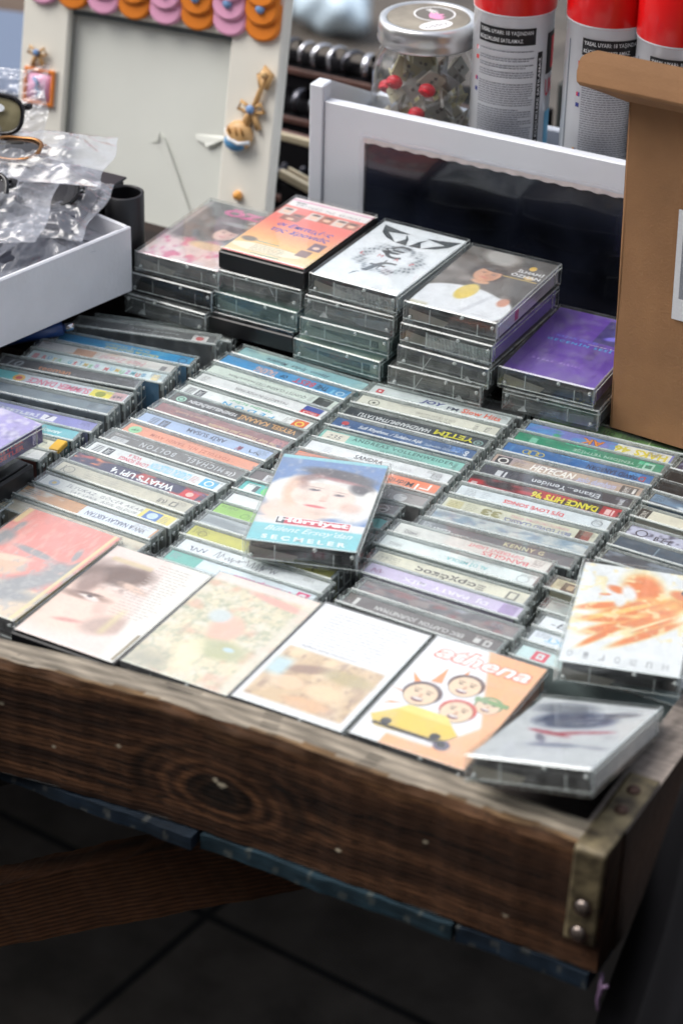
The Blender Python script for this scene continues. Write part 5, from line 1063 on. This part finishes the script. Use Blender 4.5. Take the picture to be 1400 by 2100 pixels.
def can(x, y, yaw, label, variant):
    r = 29; z0 = {1: 0, 2: 4, 3: 3}[variant]
    t = thing('gas_can', label, 'spray can', (x, y, z0), (0,0,math.radians(yaw)), 'red capped gas refill cans')
    CW = MT.get('can_white') or mat('can_white', (228,231,236), .25, metal=.0, coat=.3); CR = MT.get('can_red') or mat('can_red', (214,12,16), .3, coat=.4)
    zt = 208
    m = MB(); m.lathe([(0,0),(27,0),(29,2),(r,5),(r,zt),(r+.9,zt+.6),(r+.9,zt+2)], CW, n=56); b = m.build('body', t)
    m = MB(); m.lathe([(r+.4,zt+.2),(r+1,zt+3),(r+1,zt+40),(r-2,zt+47),(r-8,zt+50),(0,zt+50)], CR, n=56); m.build('cap', t)
    # printed wrap: bent flat art
    m = MB()
    class Wrap(Card):
        def P(s, u, v, h):
            a = -PI/2+u/r; R = r+.12+h*.5; return Vector((R*math.cos(a), R*math.sin(a), v))
    cd = Wrap(m, (0,0,0), (1,0,0), (0,0,1))
    def strip(u0, v0, u1, v1, col, h):   # narrow rects that follow the curve
        n = max(1, int((u1-u0)/2.5))
        for i in range(n): cd.rect(u0+(u1-u0)*i/n, v0, u0+(u1-u0)*(i+1)/n, v1, col, h)
    strip(-26, 188, 19, 200.5, (26,26,30), .1)
    cd.text('YASAL UYARI: 18 YAŞINDAN', -24.5, 195.0, 41, 3.9, (226,228,230), bold=.004, h=.3); cd.text('KÜÇÜKLERE SATILAMAZ.', -24.5, 189.4, 34, 4.1, (226,228,230), bold=.004, h=.3)
    rr = random.Random(variant)
    z = 183; i = 0
    while z > 20:
        if rr.random() > .09:
            x0 = -24; e = 19-(rr.random()*14 if rr.random() < .18 else rr.random()*1.2)
            while x0 < e:
                d = rr.uniform(1, 3.8); cd.rect(x0, z, min(x0+d, e), z+.7, (124,127,138), .2); x0 += d+.45
        z -= 1.75
    for (v, c1, c2) in ((183,(200,40,50),(214,220,232)),(176,(206,60,60),(206,60,60)),(160,(206,60,80),(60,70,140)),(152,(50,60,130),(50,60,130)),(118,(210,150,50),(60,60,120)),(111,(226,206,70),(226,206,70)),(92,(50,50,60),(200,60,60)),(85,(50,150,120),(50,150,120))):
        cd.rect(-28.5, v-3, -25.6, v, c1, .2); cd.rect(-27, v-3, -25.6, v, c2, .25)
    strip(21.5, 40, 26, 182, (26,26,30), .1); cd.text('UYARI: 18 YAŞINDAN KÜÇÜKLERE SATILAMAZ', 22.6, 60, 2.8, 108, (226,228,230), rot90=False, h=.3) if False else None
    V2, F2 = glyphs('YASAL UYARI: 18 YAŞINDAN KÜÇÜKLERE SATILAMAZ', .02)
    m.add([cd.P(25.3-b_*3.0, 44+a_*134, .35) for a_, b_ in V2], F2, PRINT, (226,228,230))
    strip(31, 163, 44, 194, (20,20,24), .1); strip(38, 166, 46, 190, (206,30,50), .2); cd.text('UN', 31.5, 146, 12, 13, (206,40,70), bold=.01, h=.2); strip(33, 100, 44, 134, (110,180,214), .1); strip(34, 60, 44, 98, (224,206,196), .1)
    if variant != 1: strip(-40, 8, -38.6, 196, (96,104,116), .1)
    m.build('printed_label', t); return t
can(105.5, 203, 20, 'red capped white gas can beside the jar lid, leftmost of the three', 1)
can(177, 205, 38, 'red capped white gas can in the middle, partly behind the carton flap', 2)
can(233, 198, 32, 'red capped white gas can at the right edge, mostly behind the carton', 3)

# ------------------------------------------------------------------ brown carton with its lip folded out
def carton():
    KR = mat('kraft_board', (140,102,68), .8, var=.13, vscale=26, bump=.2, bscale=500, detail=8)
    t = thing('carton', 'tall brown kraft carton with an open rounded flap, standing at the right', 'carton', (277,15,1.2), (0,math.radians(-1.6),math.radians(-6)))
    Hh = 231
    m = MB(); m.grid(lambda u, v: (190*u, -.9*math.sin(PI*u)*math.sin(PI*v)-.35*math.sin(u*21+v*3)*math.sin(v*9)-(.5 if 0 else 0), Hh*v), 60, 60, KR); m.add([(0,0,0),(0,2.2,0),(0,2.2,Hh),(0,0,Hh)], [(0,3,2,1)], KR); m.tube([(.9,.9,0),(.9,.9,Hh)], 1.15, KR, n=10); m.box((0,2.2,0),(2,76,Hh-2), KR, ch=.6); m.box((188,2.2,0),(190,76,Hh-2), KR, ch=.6); m.box((2.2,74,0),(187.8,76,Hh-2), KR, ch=.6); m.box((2.2,2.2,0),(187.8,73.8,2), KR); m.build('body', t)
    m = MB(); prof = [(0,0),(-8,5.5),(-16,10.5),(-20,12.4),(-20.4,14),(-18.5,19),(-15.5,26),(-12,33)]
    def fl(u, v):
        q = v*(len(prof)-1); i = min(int(q), len(prof)-2); f = q-i; y = prof[i][0]*(1-f)+prof[i+1][0]*f; z = prof[i][1]*(1-f)+prof[i+1][1]*f
        left = -27*min(1, v*3.2)**.8+ (9*max(0, (v-.86)/.14)**2)+(2*math.sin(v*6))
        return (left+(190-left)*u, y+(1-u)*2, Hh+z+ (1-u)**3*(-1.5))
    m.grid(fl, 60, 42, KR, smooth=False); m.build('flap', t, solid=1.7)
    m = MB(); cd = Card(m, (0,-1.7,0), (1,0,0), (0,0,1)); cd.rect(40.5, 92, 110, 168, (206,208,212)); cd.rect(44.5, 107, 110, 152, (128,132,140)); cd.rect(44.5, 153, 110, 168, (214,216,222)); m.build('sticker', t)
    return t
carton()

# ------------------------------------------------------------------ ring displays behind
def ring_display():
    VEL = mat('black_velvet', (18,17,20), .9, spec=.15); BR = mat('brown_edge', (96,66,58), .5, var=.3, vscale=60); CRM = mat('cream_edge', (190,178,150), .6, var=.1)
    RD = mat('ring_dark_steel', (92,92,98), .22, metal=1.0, var=.3, vscale=300); RG = mat('ring_gilt', (206,160,62), .25, metal=1.0)
    rows = [((-272,470,18),(20,470,18)),((-262,425,-8),(20,425,-8)),((-250,372,-58),(20,372,-58)),((-236,318,-72),(20,318,-72))]
    t = thing('ring_display', 'tiered black velvet ring stand between the photo frame and the white box', 'ring display', (-120,430,-80))
    for (a, b) in rows:
        m = MB(); x0, y, z = a; x1 = b[0]; z += 80
        m.box((x0+120, y-430-16, 0), (x1+120, y-430+20, z-2), VEL, ch=1); m.build('tier', t)
        m = MB(); m.tube([(x0+122, y-430, z+3), (x1+118, y-430, z+3)], 6.2, VEL, n=14); m.build('foam_roll', t)
        m = MB(); m.box((x0+120, y-430-18.5, z-6), (x1+120, y-430-16.2, z-.6), BR, ch=.4); m.build('edge_trim', t)
    m = MB(); m.box((-10-120+0, -120, 3),(0,0,4), VEL)
    i = 0
    first = {}
    words = ['upper tier', 'second tier', 'third tier', 'lowest tier']
    ordn = ['first','second','third','fourth','fifth','sixth','seventh','eighth','ninth','tenth','eleventh','twelfth']
    for r, (a, b) in enumerate(rows):
        n = (11, 9, 6, 6)[r]; step = (15.5, 18.5, 19, 20)[r]
        for k in range(n):
            R = 10.5+random.uniform(-1.2, 1.4); mt = 'gilt' if (r == 1 and k == 6) else random.choice(['bright','bright','dark'])
            M_ = {'gilt': RG, 'bright': STEEL, 'dark': RD}[mt]; w = random.uniform(3.5, 7.5)
            m = MB(); N = 26; 
            prof = [(R,-w/2),(R+1.6,-w/2+.4),(R+1.9,0),(R+1.6,w/2-.4),(R,w/2),(R-.2,0)]
            vs = []; 
            for k2 in range(N):
                an = 2*PI*k2/N
                for (rr, xx) in prof: vs.append((xx, rr*math.cos(an), rr*math.sin(an)))
            P = len(prof); m.add(vs, [(q*P+j, q*P+(j+1)%P, ((q+1)%N)*P+(j+1)%P, ((q+1)%N)*P+j) for q in range(N) for j in range(P)], M_, smooth=True)
            if random.random() < .35: m.ball((0,0,R+2.4), 3.0, RD, n=10, sc=(1,1.3,.8))
            o = m.build('ring', None, (a[0]+14+k*step, a[1], a[2]+7.5), (math.radians(random.uniform(-10,10)), math.radians(random.uniform(-8,8)), math.radians(random.uniform(-35,5))))
            kindw = {'gilt':'gilt','bright':'bright silver','dark':'dark steel'}[mt]
            tag(o, f'{kindw} ring, {ordn[k]} from the left on the {words[r]} of the velvet stand', 'ring', 'rings on the black velvet stand')
    # shallow wooden case standing askew in front
    t2 = thing('jewellery_case', 'thin wooden case edge jutting out left of the white box', 'jewellery case', (-50,250,-50), (0,0,math.radians(-24)))
    m = MB(); m.box((-95,0,40),(-10,5,47), CRM, ch=.5); m.box((-95,5.2,36),(-10,9,44), BR, ch=.5); m.box((-95,9.2,40),(-10,12,47), CRM, ch=.5); m.build('rim', t2)
    m = MB(); m.box((-94,1,-28),(-11,11,35), VEL, ch=1); m.build('case_side', t2)
    t3 = thing('display_tray', 'grey edged display tray lying between the ring tiers and white box', 'display tray', (-150,350,-6), (0,0,math.radians(-3)))
    m = MB(); m.box((-60,0,0),(140,5,6), CRM, ch=.5); m.build('rim', t3); m = MB(); m.box((-59,5.2,-3),(139,14,4), BR); m.build('lining', t3)
ring_display()

# pale blue bag and far things on the pavement behind the stall
PB = mat('pale_blue_bag', (206,226,240), .35, var=.1, vscale=8)
m = MB()
def bagf(u, v):
    th = v*PI; a = u*2*PI; q = 1+.12*math.sin(a*3+v*5)+.08*math.sin(a*7-v*9)
    return (88*q*math.sin(th)**.7*math.cos(a), 62*q*math.sin(th)**.7*math.sin(a), 52-52*math.cos(th)*(.9+.08*math.sin(a*4)))
m.grid(bagf, 40, 24, PB, smooth=True)
o = m.build('plastic_bag', None, (-1345,2610,-820), (0,0,math.radians(-20))); tag(o, 'bulky pale blue plastic bag lying on the ground far behind the ring stand', 'plastic bag')
def crate():
    t = thing('plastic_crate', 'navy blue crate with a tan board on it, behind the photo frame', 'crate', (-760,560,-820), (0,0,math.radians(12)))
    m = MB(); m.box((-300,-150,0),(210,150,700), mat('navy_crate', (36,44,66), .5, var=.1), ch=6); m.build('body', t)
    m = MB(); m.box((-310,-170,560),(215,-152,590), mat('tan_board', (196,160,122), .6, var=.15, vscale=8), ch=3); m.box((-305,-165,700.5),(215,155,716), mat('pale_blue_lid', (96,110,134), .5), ch=4); m.build('lid', t)
crate()
def doormat():
    m = MB(); M_ = mat('coarse_brown_mat', (92,76,64), .9, var=.35, vscale=5, bump=.8, bscale=40, stretch=(.3,1,1))
    m.box((-2600,1500,-819),(-1500,4200,-700), M_, ch=8); o = m.build('timber_platform'); tag(o, 'low brown timber platform at the far upper left behind the stall', 'platform')
doormat()
def cable_box():
    t = thing('equipment_case', 'dark equipment case with black straps behind the spray cans', 'case', (170,420,-80))
    m = MB(); m.box((-120,0,0),(180,120,150), mat('dark_green_case', (34,38,36), .6), ch=4); m.build('body', t); m = MB(); m.box((-60,-6,90),(-20,0,112), BLACKP, ch=2); m.build('latch', t)
cable_box()
# black coat and ribbon scrap at the right end of the tray
m = MB(); bc = mat('dark_garment', (13,13,16), .9, spec=.1, var=.2, vscale=20)
def cloth(u, v):
    a = u*2*PI; z = -760+900*v; R = 115+14*math.sin(a*5+z*.004)+9*math.sin(a*9+1)
    return (R*math.cos(a)*(1.25-.25*v)+18*math.sin(z*.008), R*.8*math.sin(a)*(1.3-.3*v), z)
m.grid(cloth, 64, 30, bc, smooth=True)
m.add([cloth(k/64, 1) for k in range(64)], [tuple(range(64))], bc)
o = m.build('hanging_coat', None, (601,-402,-55)); tag(o, 'black coat hanging in folds beside the right end of the wooden tray', 'coat')
m = MB(); m.tube([(457,-398,-84),(459,-403,-92),(457,-401,-100),(459,-404,-105)], [1,1.5,1.2,.8], mat('violet_ribbon', (120,96,126), .5), n=8); m.tube([(459,-403,-90),(463,-404,-86)], 1.2, MT['violet_ribbon'], n=8)
tag(m.build('ribbon_scrap'), 'scrap of violet and white ribbon caught under the tray corner', 'ribbon')
